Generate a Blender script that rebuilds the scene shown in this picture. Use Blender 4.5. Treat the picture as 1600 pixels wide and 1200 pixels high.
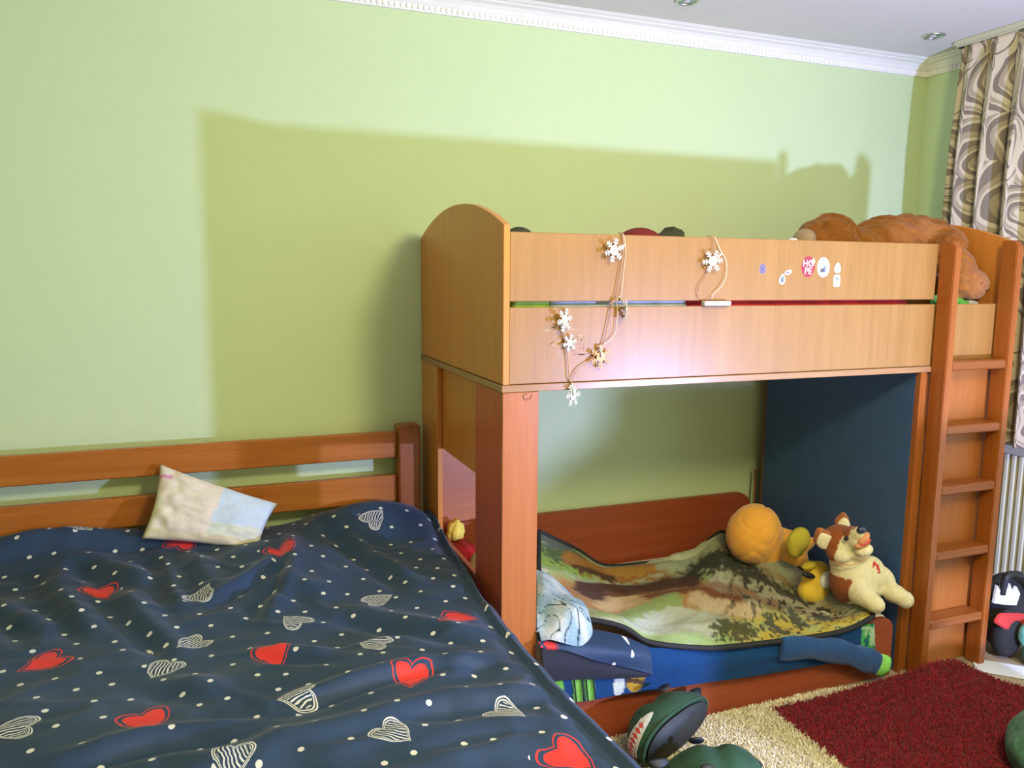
import bpy, bmesh, math, random
import numpy as np
from mathutils import Vector, Matrix, Euler, noise

random.seed(7); rng = np.random.default_rng(7)
SC = bpy.context.scene
COL = SC.collection
for o in list(bpy.data.objects): bpy.data.objects.remove(o)

# ------------------------------------------------------------------ camera
cam = bpy.data.cameras.new('camera'); camo = bpy.data.objects.new('camera', cam); COL.objects.link(camo)
F_PX, PITCH, YAW, ROLL = 1222.2, 0.1374, 0.3674, 0.0077
fw = Vector((math.sin(YAW)*math.cos(PITCH), math.cos(YAW)*math.cos(PITCH), -math.sin(PITCH)))
rt0 = Vector((math.cos(YAW), -math.sin(YAW), 0)); up0 = rt0.cross(fw)
rt = math.cos(ROLL)*rt0 + math.sin(ROLL)*up0; up = -math.sin(ROLL)*rt0 + math.cos(ROLL)*up0
camo.matrix_world = Matrix(((rt.x, up.x, -fw.x, -0.7812), (rt.y, up.y, -fw.y, -3.0433), (rt.z, up.z, -fw.z, 1.5026), (0, 0, 0, 1)))
cam.sensor_fit = 'HORIZONTAL'; cam.sensor_width = 36.0; cam.lens = 36.0*F_PX/1600; cam.clip_start = 0.02
SC.camera = camo

# ------------------------------------------------------------------ light and exposure
w = bpy.data.worlds.new('sky'); SC.world = w; w.use_nodes = True
w.node_tree.nodes['Background'].inputs[0].default_value = (0.62, 0.78, 1.0, 1)
w.node_tree.nodes['Background'].inputs[1].default_value = 0.6

def light(name, kind, loc, power, color, **kw):
    l = bpy.data.lights.new(name, kind); l.energy = power; l.color = color
    for k, v in kw.items(): setattr(l, k, v)
    o = bpy.data.objects.new(name, l); o.location = loc; COL.objects.link(o); return o
# warm ceiling lamp in the middle of the room, cool table lamp standing low on the right
light('ceiling_lamp_light', 'POINT', (0.45, -2.75, 2.30), 118, (1.0, 0.89, 0.42), shadow_soft_size=0.16)
light('table_lamp_light', 'POINT', (1.6, -2.83, 0.79), 385, (0.38, 0.43, 0.92), shadow_soft_size=0.045)

SC.view_settings.view_transform = 'Standard'; SC.view_settings.look = 'None'
SC.view_settings.gamma = 1; SC.view_settings.use_curve_mapping = False
SC.view_settings.exposure = 0.0

# ------------------------------------------------------------------ materials
def newmat(name):
    m = bpy.data.materials.new(name); m.use_nodes = True
    return m, m.node_tree.nodes, m.node_tree.links, m.node_tree.nodes['Principled BSDF']
def ramp(ns, stops):
    r = ns.new('ShaderNodeValToRGB'); e = r.color_ramp.elements
    while len(e) < len(stops): e.new(0.5)
    for x, (p, c) in zip(e, stops): x.position = p; x.color = (*c, 1)
    return r
def mat(name, c, rough=0.6, var=0.12, scale=8, bump=0.0, bscale=60, metal=0, spec=0.5, sheen=0.0, coat=0.0):
    m, ns, ls, b = newmat(name)
    tc = ns.new('ShaderNodeTexCoord'); n = ns.new('ShaderNodeTexNoise'); n.inputs['Scale'].default_value = scale; n.inputs['Detail'].default_value = 4
    ls.new(tc.outputs['Object'], n.inputs['Vector'])
    r = ramp(ns, [(0.3, tuple(x*(1-var) for x in c)), (0.7, tuple(min(1, x*(1+var)) for x in c))])
    ls.new(n.outputs[0], r.inputs[0]); ls.new(r.outputs[0], b.inputs['Base Color'])
    b.inputs['Roughness'].default_value = rough; b.inputs['Metallic'].default_value = metal
    b.inputs['Specular IOR Level'].default_value = spec; b.inputs['Sheen Weight'].default_value = sheen; b.inputs['Coat Weight'].default_value = coat
    if bump:
        n2 = ns.new('ShaderNodeTexNoise'); n2.inputs['Scale'].default_value = bscale; n2.inputs['Detail'].default_value = 5
        ls.new(tc.outputs['Object'], n2.inputs['Vector'])
        bp = ns.new('ShaderNodeBump'); bp.inputs['Strength'].default_value = bump; bp.inputs['Distance'].default_value = 0.004
        ls.new(n2.outputs[0], bp.inputs['Height']); ls.new(bp.outputs[0], b.inputs['Normal'])
    return m
def wood(name, c1, c2, axis='z', rough=0.34, knots=False, spec=0.5):
    m, ns, ls, b = newmat(name)
    tc = ns.new('ShaderNodeTexCoord'); mp = ns.new('ShaderNodeMapping')
    s = {'x': (0.6, 14, 14), 'y': (14, 0.6, 14), 'z': (14, 14, 0.6)}[axis]; mp.inputs['Scale'].default_value = s
    ls.new(tc.outputs['Object'], mp.inputs['Vector'])
    n = ns.new('ShaderNodeTexNoise'); n.inputs['Scale'].default_value = 2.2; n.inputs['Detail'].default_value = 7; n.inputs['Roughness'].default_value = 0.62; n.inputs['Distortion'].default_value = 0.5
    ls.new(mp.outputs[0], n.inputs['Vector'])
    r = ramp(ns, [(0.33, c1), (0.52, tuple((a+d)/2 for a, d in zip(c1, c2))), (0.68, c2)])
    ls.new(n.outputs[0], r.inputs[0]); col = r.outputs[0]
    mp2 = ns.new('ShaderNodeMapping'); mp2.inputs['Scale'].default_value = tuple(x*7 if x > 1 else 3 for x in s); ls.new(tc.outputs['Object'], mp2.inputs['Vector'])
    n2 = ns.new('ShaderNodeTexNoise'); n2.inputs['Scale'].default_value = 2.5; n2.inputs['Detail'].default_value = 3; ls.new(mp2.outputs[0], n2.inputs['Vector'])
    r2 = ramp(ns, [(0.35, (0.88, 0.88, 0.88)), (0.6, (1, 1, 1))]); ls.new(n2.outputs[0], r2.inputs[0])
    mx = ns.new('ShaderNodeMix'); mx.data_type = 'RGBA'; mx.blend_type = 'MULTIPLY'; mx.inputs[0].default_value = 0.8
    ls.new(col, mx.inputs[6]); ls.new(r2.outputs[0], mx.inputs[7]); col = mx.outputs[2]
    if knots:
        v = ns.new('ShaderNodeTexVoronoi'); v.inputs['Scale'].default_value = 3.3
        mp3 = ns.new('ShaderNodeMapping'); mp3.inputs['Scale'].default_value = {'x': (0.5, 1.4, 1.4), 'y': (1.4, .5, 1.4), 'z': (1.4, 1.4, 0.5)}[axis]; ls.new(tc.outputs['Object'], mp3.inputs['Vector']); ls.new(mp3.outputs[0], v.inputs['Vector'])
        r3 = ramp(ns, [(0.02, (0.22, 0.15, 0.1)), (0.055, (1, 1, 1))]); ls.new(v.outputs['Distance'], r3.inputs[0])
        m3 = ns.new('ShaderNodeMix'); m3.data_type = 'RGBA'; m3.blend_type = 'MULTIPLY'; m3.inputs[0].default_value = 0.85
        ls.new(col, m3.inputs[6]); ls.new(r3.outputs[0], m3.inputs[7]); col = m3.outputs[2]
    ls.new(col, b.inputs['Base Color']); b.inputs['Roughness'].default_value = rough; b.inputs['Specular IOR Level'].default_value = spec
    return m
def vmat(name, rough=0.85, bump=0.0, bscale=150, sheen=0.0, fine=0.0, fscale=120):
    """colour comes from the mesh's own 'col' attribute, with woven or furry relief"""
    m, ns, ls, b = newmat(name)
    a = ns.new('ShaderNodeAttribute'); a.attribute_name = 'col'
    tc = ns.new('ShaderNodeTexCoord'); col = a.outputs['Color']
    if fine:
        n = ns.new('ShaderNodeTexNoise'); n.inputs['Scale'].default_value = fscale; n.inputs['Detail'].default_value = 4; ls.new(tc.outputs['Object'], n.inputs['Vector'])
        r = ramp(ns, [(0.3, (1-fine,)*3), (0.7, (1.0,)*3)]); ls.new(n.outputs[0], r.inputs[0])
        mx = ns.new('ShaderNodeMix'); mx.data_type = 'RGBA'; mx.blend_type = 'MULTIPLY'; mx.inputs[0].default_value = 1
        ls.new(col, mx.inputs[6]); ls.new(r.outputs[0], mx.inputs[7]); col = mx.outputs[2]
    ls.new(col, b.inputs['Base Color']); b.inputs['Roughness'].default_value = rough; b.inputs['Sheen Weight'].default_value = sheen
    b.inputs['Specular IOR Level'].default_value = 0.25
    if bump:
        n2 = ns.new('ShaderNodeTexNoise'); n2.inputs['Scale'].default_value = bscale; n2.inputs['Detail'].default_value = 4; ls.new(tc.outputs['Object'], n2.inputs['Vector'])
        bp = ns.new('ShaderNodeBump'); bp.inputs['Strength'].default_value = bump; bp.inputs['Distance'].default_value = 0.004
        ls.new(n2.outputs[0], bp.inputs['Height']); ls.new(bp.outputs[0], b.inputs['Normal'])
    return m

M = {}
M['wall'] = mat('green_wall_paint', (0.585, 0.715, 0.42), 0.8, 0.015, 1.2, 0.10, 220, spec=0.2)
M['ceiling'] = mat('white_ceiling_paint', (0.70, 0.69, 0.63), 0.9, 0.01, 1, spec=0.1)
M['cornice'] = mat('white_plaster', (0.86, 0.86, 0.82), 0.7, 0.02, 5)
M['plain'] = mat('pale_wall_paint', (0.40, 0.38, 0.12), 0.9, 0.02, 2)
M['lam'] = wood('beech_laminate_upright', (0.31, 0.150, 0.034), (0.375, 0.19, 0.050), 'z', 0.37, spec=0.5)
M['lamd'] = wood('beech_laminate_end', (0.60, 0.215, 0.035), (0.68, 0.26, 0.05), 'z', 0.35)
M['lamx'] = wood('beech_laminate_long', (0.33, 0.165, 0.062), (0.40, 0.21, 0.085), 'x', 0.30)
M['redx'] = wood('red_brown_laminate_long', (0.30, 0.058, 0.018), (0.36, 0.080, 0.028), 'x', 0.4)
M['redz'] = wood('red_brown_laminate_upright', (0.50, 0.085, 0.03), (0.58, 0.115, 0.042), 'z', 0.4)
M['redy'] = wood('red_brown_laminate_cross', (0.42, 0.10, 0.03), (0.50, 0.14, 0.045), 'y', 0.4)
M['post'] = wood('orange_laminate_upright', (0.40, 0.12, 0.025), (0.48, 0.16, 0.04), 'z', 0.32)
M['edge'] = mat('dark_board_edge', (0.20, 0.085, 0.03), 0.5)
M['pine'] = wood('stained_pine_upright', (0.27, 0.068, 0.007), (0.35, 0.102, 0.014), 'z', 0.33, True)
M['pinex'] = wood('stained_pine_long', (0.38, 0.112, 0.014), (0.46, 0.155, 0.024), 'x', 0.33, True)
M['pinestep'] = wood('stained_pine_step', (0.24, 0.066, 0.010), (0.31, 0.095, 0.016), 'x', 0.36, True)
M['rear'] = wood('pink_brown_laminate', (0.44, 0.15, 0.06), (0.52, 0.19, 0.085), 'x', 0.4)
M['blue'] = mat('petrol_blue_board', (0.036, 0.092, 0.23), 0.5, 0.08, 14)
M['metal'] = mat('grey_metal', (0.55, 0.58, 0.56), 0.3, 0.05, 10, metal=0.9)
M['glass_dark'] = mat('lamp_lens', (0.20, 0.30, 0.27), 0.15, 0.2, 60, metal=0.4)
M['white'] = mat('white_plastic', (0.85, 0.85, 0.84), 0.4, 0.02)
M['cream'] = mat('cream_painted_steel', (0.58, 0.58, 0.43), 0.4, 0.02)
M['stw'] = mat('white_print', (0.52, 0.48, 0.42), 0.6, 0.02)
M['flake'] = mat('white_acrylic', (0.62, 0.61, 0.56), 0.35, 0.02)
M['tan'] = mat('tan_card', (0.62, 0.36, 0.17), 0.6, 0.05)
M['wire'] = mat('copper_wire', (0.50, 0.26, 0.15), 0.4, 0.05)
M['wirew'] = mat('clear_wire', (0.80, 0.62, 0.46), 0.3, 0.05)
M['black'] = mat('black_rubber', (0.015, 0.018, 0.018), 0.55, 0.3, 20)
M['blackcloth'] = mat('black_cloth', (0.014, 0.014, 0.012), 0.8, 0.3, 30, 0.3)
M['red'] = mat('red_cloth', (0.55, 0.04, 0.03), 0.7, 0.1, 20)
M['teal'] = mat('teal_cloth', (0.10, 0.33, 0.25), 0.9, 0.15, 20, 0.4)
M['gfleece'] = mat('green_fleece', (0.065, 0.17, 0.10), 1.0, 0.35, 45, 0.8, 160, sheen=0.05)
M['paper'] = mat('white_paper', (0.75, 0.77, 0.82), 0.7, 0.02)
M['floor'] = mat('pale_laminate_floor', (0.40, 0.31, 0.19), 0.45, 0.1, 6)
M['matt'] = mat('cream_ticking', (0.62, 0.6, 0.5), 0.9, 0.05, 20, 0.2)
M['orange'] = mat('orange_plush', (0.86, 0.40, 0.045), 0.95, 0.07, 30, 0.25, 300, sheen=0.4)
M['yellow'] = mat('yellow_plush', (0.82, 0.55, 0.05), 0.95, 0.08, 30, 0.25, 300, sheen=0.3)
M['olive'] = mat('olive_yellow_plush', (0.50, 0.42, 0.035), 0.95, 0.08, 30, 0.25, 300)
M['lemon'] = mat('lemon_plush', (0.84, 0.68, 0.12), 0.9, 0.06, 30, 0.2, 300)
M['crimson'] = mat('crimson_plush', (0.40, 0.008, 0.015), 0.95, 0.1, 30, 0.3, 300)
M['beige'] = mat('beige_plush', (0.55, 0.45, 0.18), 0.95, 0.18, 35, 0.5, 200)
M['cream_plush'] = mat('cream_plush', (0.80, 0.70, 0.42), 1.0, 0.1, 60, 1.0, 160, sheen=0.4)
M['rust'] = mat('rust_brown_plush', (0.40, 0.115, 0.03), 1.0, 0.25, 60, 1.0, 160, sheen=0.4)
M['muzzle'] = mat('tan_felt', (0.62, 0.27, 0.11), 0.9, 0.1)
M['tongue'] = mat('red_felt', (0.60, 0.07, 0.05), 0.8, 0.1)
M['eye'] = mat('black_glossy_plastic', (0.008, 0.01, 0.016), 0.15, 0.1)
M['navyplastic'] = mat('dark_navy_plastic', (0.02, 0.035, 0.07), 0.2, 0.1)
M['sgreen'] = mat('dark_green_velour', (0.014, 0.056, 0.022), 0.85, 0.25, 22, 0.3, 200, sheen=0.04)
M['sole'] = mat('charcoal_sole', (0.017, 0.022, 0.022), 0.6, 0.2, 40, 0.3, 300)
M['redquilt'] = mat('red_quilt', (0.62, 0.03, 0.05), 0.85, 0.25, 14, 0.3)
M['lblue'] = mat('light_blue_sheet', (0.42, 0.50, 0.62), 0.85, 0.25, 12, 0.2)
M['grass'] = mat('green_fabric', (0.24, 0.42, 0.07), 0.85, 0.25, 14, 0.2)
M['olived'] = mat('dark_olive_cloth', (0.05, 0.055, 0.03), 0.9, 0.4, 30)
M['maroon'] = mat('maroon_cloth', (0.20, 0.012, 0.014), 0.9, 0.2, 20)
M['gplastic'] = mat('green_plastic_bag', (0.12, 0.50, 0.10), 0.25, 0.3, 40, 0.6, 40)
M['cplastic'] = mat('silver_grey_plastic', (0.55, 0.56, 0.55), 0.3, 0.2, 40, 0.4, 40)
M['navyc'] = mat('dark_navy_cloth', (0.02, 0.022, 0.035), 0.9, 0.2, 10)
M['fab'] = vmat('printed_fleece', 0.95, 0.5, 220, 0.04, 0.20, 90)
M['cot'] = vmat('printed_cotton', 0.85, 0.15, 300, 0.1, 0.08, 60)
M['pile'] = vmat('shag_pile', 1.0, 0, 0, 0.2)
M['fur'] = vmat('long_plush_fur', 1.0, 0.8, 130, 0.12, 0.30, 70)
M['dogfur'] = vmat('short_plush_fur', 1.0, 0.6, 190, 0.15, 0.15, 120)
M['stk'] = vmat('printed_sticker', 0.4)
M['palefleece'] = mat('pale_green_fleece', (0.40, 0.44, 0.28), 0.95, 0.25, 18, 0.5, 220)
M['bind'] = mat('black_binding', (0.012, 0.013, 0.012), 0.8, 0.2, 30)
M['pleaf'] = mat('green_patterned_cloth', (0.10, 0.42, 0.10), 0.9, 0.6, 55)
M['lime'] = mat('lime_green_knit', (0.24, 0.62, 0.10), 0.9, 0.15, 60, 0.4)
M['bluej'] = mat('royal_blue_fleece', (0.005, 0.050, 0.17), 0.9, 0.15, 20, 0.3, 200, sheen=0.2)

# ------------------------------------------------------------------ builders
def link(name, me, mats, parent=None, loc=(0, 0, 0), smooth=False):
    o = bpy.data.objects.new(name, me); COL.objects.link(o)
    for m in (mats if isinstance(mats, (list, tuple)) else [mats]): me.materials.append(M[m] if isinstance(m, str) else m)
    if smooth: me.polygons.foreach_set('use_smooth', [True]*len(me.polygons))
    if parent is not None:
        o.parent = parent
        if parent.type == 'EMPTY': o.matrix_parent_inverse = Matrix.Translation(-parent.location)
    return o
def fin(name, bm, mats, parent=None, smooth=False):
    me = bpy.data.meshes.new(name); bm.normal_update(); bm.to_mesh(me); bm.free()
    return link(name, me, mats, parent, smooth=smooth)
def thing(name, label, cat, loc=(0, 0, 0), group=None):
    o = bpy.data.objects.new(name, None); COL.objects.link(o); o.location = loc; o.empty_display_size = 0.05
    return tag(o, label, cat, group)
def tag(o, label, cat, group=None):
    o['label'] = label; o['category'] = cat
    if group: o['group'] = group
    return o
def struct(o): o['kind'] = 'structure'; return o
def bx(bm, x0, x1, y0, y1, z0, z1, bev=0.0015, mi=0):
    r = bmesh.ops.create_cube(bm, size=1); vs = r['verts']
    for v in vs: v.co = Vector(((x0+x1)/2+v.co.x*(x1-x0), (y0+y1)/2+v.co.y*(y1-y0), (z0+z1)/2+v.co.z*(z1-z0)))
    fs = {f for v in vs for f in v.link_faces}
    for f in fs: f.material_index = mi
    if bev:
        es = list({e for v in vs for e in v.link_edges})
        bmesh.ops.bevel(bm, geom=es, offset=bev, segments=1, affect='EDGES', profile=0.5)
    return vs
def box(name, m, parent, x0, x1, y0, y1, z0, z1, bev=0.0015):
    bm = bmesh.new(); bx(bm, x0, x1, y0, y1, z0, z1, bev); return fin(name, bm, m, parent)
def prism(bm, pts, axis, a, b, mi=0):
    """closed 2-D outline extruded along an axis (pts in the two other axes, in order)"""
    def mk(p, t):
        return {'x': (t, p[0], p[1]), 'y': (p[0], t, p[1]), 'z': (p[0], p[1], t)}[axis]
    A = [bm.verts.new(mk(p, a)) for p in pts]; B = [bm.verts.new(mk(p, b)) for p in pts]; n = len(pts)
    fs = [bm.faces.new(A), bm.faces.new(B[::-1])]
    for i in range(n): fs.append(bm.faces.new((A[i], B[i], B[(i+1) % n], A[(i+1) % n])))
    for f in fs: f.material_index = mi
    bmesh.ops.recalc_face_normals(bm, faces=fs)
def tube(bm, pts, r, seg=6, mi=0, closed=False):
    pts = [Vector(p) for p in pts]; rings = []; n = len(pts)
    rr = r if isinstance(r, (list, tuple)) else [r]*n
    up_ = Vector((0, 0, 1))
    for i, p in enumerate(pts):
        t = (pts[(i+1) % n if closed else min(i+1, n-1)]-pts[(i-1) % n if closed else max(i-1, 0)]).normalized()
        a = t.cross(up_)
        if a.length < 0.05: a = t.cross(Vector((0, 1, 0)))
        a.normalize(); b = a.cross(t)
        rings.append([bm.verts.new(p+(a*math.cos(2*math.pi*k/seg)+b*math.sin(2*math.pi*k/seg))*rr[i]) for k in range(seg)])
    for i in range(n if closed else n-1):
        A, B = rings[i], rings[(i+1) % n]
        for k in range(seg):
            f = bm.faces.new((A[k], A[(k+1) % seg], B[(k+1) % seg], B[k])); f.material_index = mi; f.smooth = True
    if not closed:
        for q in (rings[0][::-1], rings[-1]):
            f = bm.faces.new(q); f.material_index = mi
def smoothpts(pts, n=6, closed=False):
    P = [np.array(p, float) for p in pts]; out = []; k = len(P)
    g = (lambda i: P[i % k]) if closed else (lambda i: P[max(0, min(k-1, i))])
    for i in range(k if closed else k-1):
        a, b, c, d = g(i-1), g(i), g(i+1), g(i+2)
        for t in np.arange(n)/n:
            out.append(0.5*((2*b)+(c-a)*t+(2*a-5*b+4*c-d)*t*t+(3*b-a-3*c+d)*t**3))
    if not closed: out.append(P[-1])
    return out
def ell(bm, c, r, rot=(0, 0, 0), mi=0, seg=20, ring=14):
    R = bmesh.ops.create_uvsphere(bm, u_segments=seg, v_segments=ring, radius=1)
    m = Matrix.Translation(c) @ Euler(rot).to_matrix().to_4x4() @ Matrix.Diagonal((*r, 1))
    bmesh.ops.transform(bm, matrix=m, verts=R['verts'])
    for f in {f for v in R['verts'] for f in v.link_faces}: f.material_index = mi; f.smooth = True
    return R['verts']
def blob(name, m, parent, balls, voxel=0.008, smooth=6, disp=None, color=None, extra=None):
    """one continuous soft body grown over overlapping ellipsoids"""
    bm = bmesh.new()
    for b_ in balls: ell(bm, b_[0], b_[1], b_[2] if len(b_) > 2 else (0, 0, 0))
    if extra: extra(bm)
    me = bpy.data.meshes.new('tmp'); bm.to_mesh(me); bm.free()
    t = bpy.data.objects.new('tmp', me); COL.objects.link(t)
    md = t.modifiers.new('r', 'REMESH'); md.mode = 'VOXEL'; md.voxel_size = voxel; md.use_smooth_shade = True
    ms = t.modifiers.new('s', 'SMOOTH'); ms.iterations = smooth; ms.factor = 0.5
    dg = bpy.context.evaluated_depsgraph_get(); me2 = bpy.data.meshes.new_from_object(t.evaluated_get(dg))
    bpy.data.objects.remove(t); bpy.data.meshes.remove(me); me2.materials.clear(); me2.name = name
    if disp:
        for v in me2.vertices: v.co += v.normal*disp(v.co)
    if color: paint(me2, color)
    return link(name, me2, m, parent, smooth=True)
def paint(me, fn):
    n = len(me.vertices); co = np.empty(n*3); me.vertices.foreach_get('co', co); co = co.reshape(-1, 3)
    c = np.ones((n, 4)); c[:, :3] = fn(co)
    a = me.color_attributes.new('col', 'FLOAT_COLOR', 'POINT'); a.data.foreach_set('color', c.ravel())
def grid_mesh(name, P, closed=False):
    """P: (rows, cols, 3) array to a quad mesh"""
    r, c = P.shape[:2]; idx = np.arange(r*c).reshape(r, c)
    q = np.stack([idx[:-1, :-1], idx[:-1, 1:], idx[1:, 1:], idx[1:, :-1]], -1).reshape(-1, 4)
    me = bpy.data.meshes.new(name); me.from_pydata(P.reshape(-1, 3).tolist(), [], q.tolist()); me.update(); return me
def net(rows, nu, nv):
    """smooth surface through a control net: rows x cols -> (nv, nu, 3)"""
    R = np.array([[np.array(p) for p in r] for r in rows], float)
    def res(A, n):
        k = A.shape[0]; t = np.linspace(0, k-1, n); i = np.clip(t.astype(int), 0, k-2); f = (t-i).reshape(-1, *([1]*(A.ndim-1)))
        g = lambda j: A[np.clip(j, 0, k-1)]
        a, b, c, d = g(i-1), g(i), g(i+1), g(i+2)
        return 0.5*((2*b)+(c-a)*f+(2*a-5*b+4*c-d)*f*f+(3*b-a-3*c+d)*f**3)
    A = res(R, nv); return np.transpose(res(np.transpose(A, (1, 0, 2)), nu), (1, 0, 2))
def fbm(x, y, s=1.0, seed=0.0, oct=3):
    out = np.zeros_like(x); a = 1.0
    f = np.vectorize(lambda p, q: noise.noise(Vector((p, q, seed))))
    for k in range(oct):
        out += a*f(x*s, y*s); s *= 2.1; a *= 0.5
    return out
def thicken(o, t, off=-1):
    md = o.modifiers.new('thickness', 'SOLIDIFY'); md.thickness = t; md.offset = off

# ------------------------------------------------------------------ room shell
XL, XR, YF, ZC = -2.3, 2.572, -4.7, 2.553
struct(box('wall_back', 'wall', None, XL-.1, XR+.1, 0, 0.12, 0, ZC+.1, 0))
struct(box('wall_left', 'plain', None, XL-.1, XL, YF, 0, 0, ZC+.1, 0))
struct(box('wall_front', 'plain', None, XL-.1, XR+.1, YF-.1, YF, 0, ZC+.1, 0))
bm = bmesh.new()                                        # right wall with the window opening
WY0, WY1, WZ0, WZ1 = -1.95, -0.55, 0.92, 2.25
bx(bm, XR, XR+.25, WY1, 0, 0, ZC+.1, 0); bx(bm, XR, XR+.25, YF, WY0, 0, ZC+.1, 0)
bx(bm, XR, XR+.25, WY0, WY1, 0, WZ0, 0); bx(bm, XR, XR+.25, WY0, WY1, WZ1, ZC+.1, 0)
struct(fin('wall_right', bm, 'wall'))
fl = struct(box('floor', 'floor', None, XL-.1, XR+.1, YF-.1, .1, -.12, -0.004, 0))
struct(box('ceiling', 'ceiling', None, XL-.1, XR+.1, YF-.1, .1, ZC, ZC+.12, 0))
def plank_floor():
    k = 0
    for i in range(6):
        y1 = -0.70-0.13*i
        for x0, x1 in ((0.9, 1.9), (1.9, 2.57)):
            x0 += 0.0 if i % 2 else 0.0; sh = 0.0 if x0 < 1.5 else 0.0
            box('plank', 'floor', fl, x0+.001, x1-.001, y1-.128, y1, -0.004, 0.0, 0.0008)
plank_floor()
win = bpy.data.objects.new('window_1', None); COL.objects.link(win); win.location = (XR, WY0, WZ0); struct(win)
bm = bmesh.new()
for a, b_, c, d in ((WY0, WY0+.06, WZ0, WZ1), (WY1-.06, WY1, WZ0, WZ1), (WY0, WY1, WZ0, WZ0+.06), (WY0, WY1, WZ1-.06, WZ1), ((WY0+WY1)/2-.04, (WY0+WY1)/2+.04, WZ0, WZ1)):
    bx(bm, XR+.09, XR+.15, a, b_, c, d, .004)
fin('window_frame', bm, 'white', win)
mg, ns, ls, b = newmat('window_glass'); b.inputs['Transmission Weight'].default_value = 1; b.inputs['Roughness'].default_value = 0; b.inputs['IOR'].default_value = 1.02; M['pane'] = mg
nz = ns.new('ShaderNodeTexNoise'); nz.inputs['Scale'].default_value = 2; rr = ramp(ns, [(0, (.95, .97, .97)), (1, (1, 1, 1))]); ls.new(nz.outputs[0], rr.inputs[0]); ls.new(rr.outputs[0], b.inputs['Base Color'])
for a, b_ in ((WY0+.06, (WY0+WY1)/2-.04), ((WY0+WY1)/2+.04, WY1-.06)): box('pane', 'pane', win, XR+.115, XR+.121, a, b_, WZ0+.06, WZ1-.06, 0)
box('window_sill', 'white', win, XR-.06, XR+.09, WY0-.05, WY1+.05, WZ0-.03, WZ0, .004)

# cornice: profile in (distance from wall, height), with a row of small dentils
prof = [(0, 2.487), (.012, 2.487), (.014, 2.492), (.014, 2.510), (.020, 2.513), (.024, 2.517), (.030, 2.524), (.045, 2.535), (.066, 2.540), (.070, 2.544), (.082, 2.545), (.090, 2.548), (.100, 2.5525), (0, 2.5525)]
bm = bmesh.new(); prism(bm, [(-d, z) for d, z in prof], 'x', XL, XR); c1 = struct(fin('trim_1', bm, 'cornice'))
bm = bmesh.new(); prism(bm, [(XR-d, z) for d, z in prof], 'y', YF, 0); c2 = struct(fin('trim_2', bm, 'cornice'))
bm = bmesh.new()
for i in range(215):
    x = -2.25+i*.0222; bx(bm, x, x+.013, -.020, -.012, 2.4915, 2.508, .003)
d = fin('dentils', bm, 'cornice', c1); d['kind'] = 'stuff'
bm = bmesh.new()
for i in range(60):
    y = -.04-i*.0222; bx(bm, XR-.020, XR-.012, y-.013, y, 2.4915, 2.508, .003)
d = fin('dentils', bm, 'cornice', c2); d['kind'] = 'stuff'

# ------------------------------------------------------------------ bunk bed
W = .939
bunk = thing('bunk_bed', 'tall beech laminate bunk bed with arched ends, ladder and petrol blue inner board', 'bunk bed', (1.02, -.47, 0))
def arch_panel(name, x0, x1, m):
    pts = [(-.005, 1.189), (-.005, 1.646)]
    y0, y1, h, s = -.005, -W, 1.737, 1.646
    c = (y0+y1)/2; hw = (y0-y1)/2; sag = h-s; R = (hw*hw+sag*sag)/(2*sag); a = math.asin(hw/R)
    for i in range(1, 28):
        t = a-2*a*i/28; pts.append((c+R*math.sin(t), h-R+R*math.cos(t)))
    pts += [(-W, 1.646), (-W, 1.189)]
    bm = bmesh.new(); prism(bm, pts, 'x', x0, x1)
    bmesh.ops.bevel(bm, geom=[e for e in bm.edges if abs(e.verts[0].co.x-e.verts[1].co.x) < 1e-6], offset=.0015, segments=1, affect='EDGES')
    return fin(name, bm, m, bunk)
ep = arch_panel('end_panel', 0, .02, 'lamd'); ep['label'] = 'arched upper end panel at the left'
for z in (1.30, 1.36, 1.49, 1.55):                           # screw caps near the front edge of the left end panel
    bm = bmesh.new(); ell(bm, (-.0005, -W+.012, z), (.002, .004, .004), seg=8, ring=6); fin('screw_cap', bm, 'tan', ep)
e2 = arch_panel('end_panel', 2.022, 2.042, 'lamd'); e2['label'] = 'arched upper end panel at the right, behind the plush bear'
box('base_board', 'lamx', bunk, -.004, 2.044, -W-.003, -.005, 1.166, 1.187)
guard = box('guard_board', 'lam', bunk, .0215, 1.664, -W+.004, -W+.022, 1.4296, 1.627)
srail = box('side_rail', 'lam', bunk, .0215, 2.020, -W+.004, -W+.022, 1.1885, 1.4123)
box('back_rail', 'lam', bunk, .0215, 2.020, -.028, -.010, 1.1885, 1.4123)
p = box('front_post', 'post', bunk, 0, .114, -W, -W+.018, 0, 1.165)
box('post_side', 'redz', bunk, 0, .018, -W+.0185, -.689, 0, 1.165)
box('rear_post_side', 'lamd', bunk, 0, .019, -.235, -.006, 0, 1.165)
box('rear_post', 'rear', bunk, .040, .330, -.022, -.006, .486, 1.165)
ip = box('end_infill', 'lamd', bunk, .020, .036, -.905, -.024, .850, 1.165)
box('end_board', 'redy', bunk, .020, .038, -.918, -.024, .05, .497)
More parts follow.
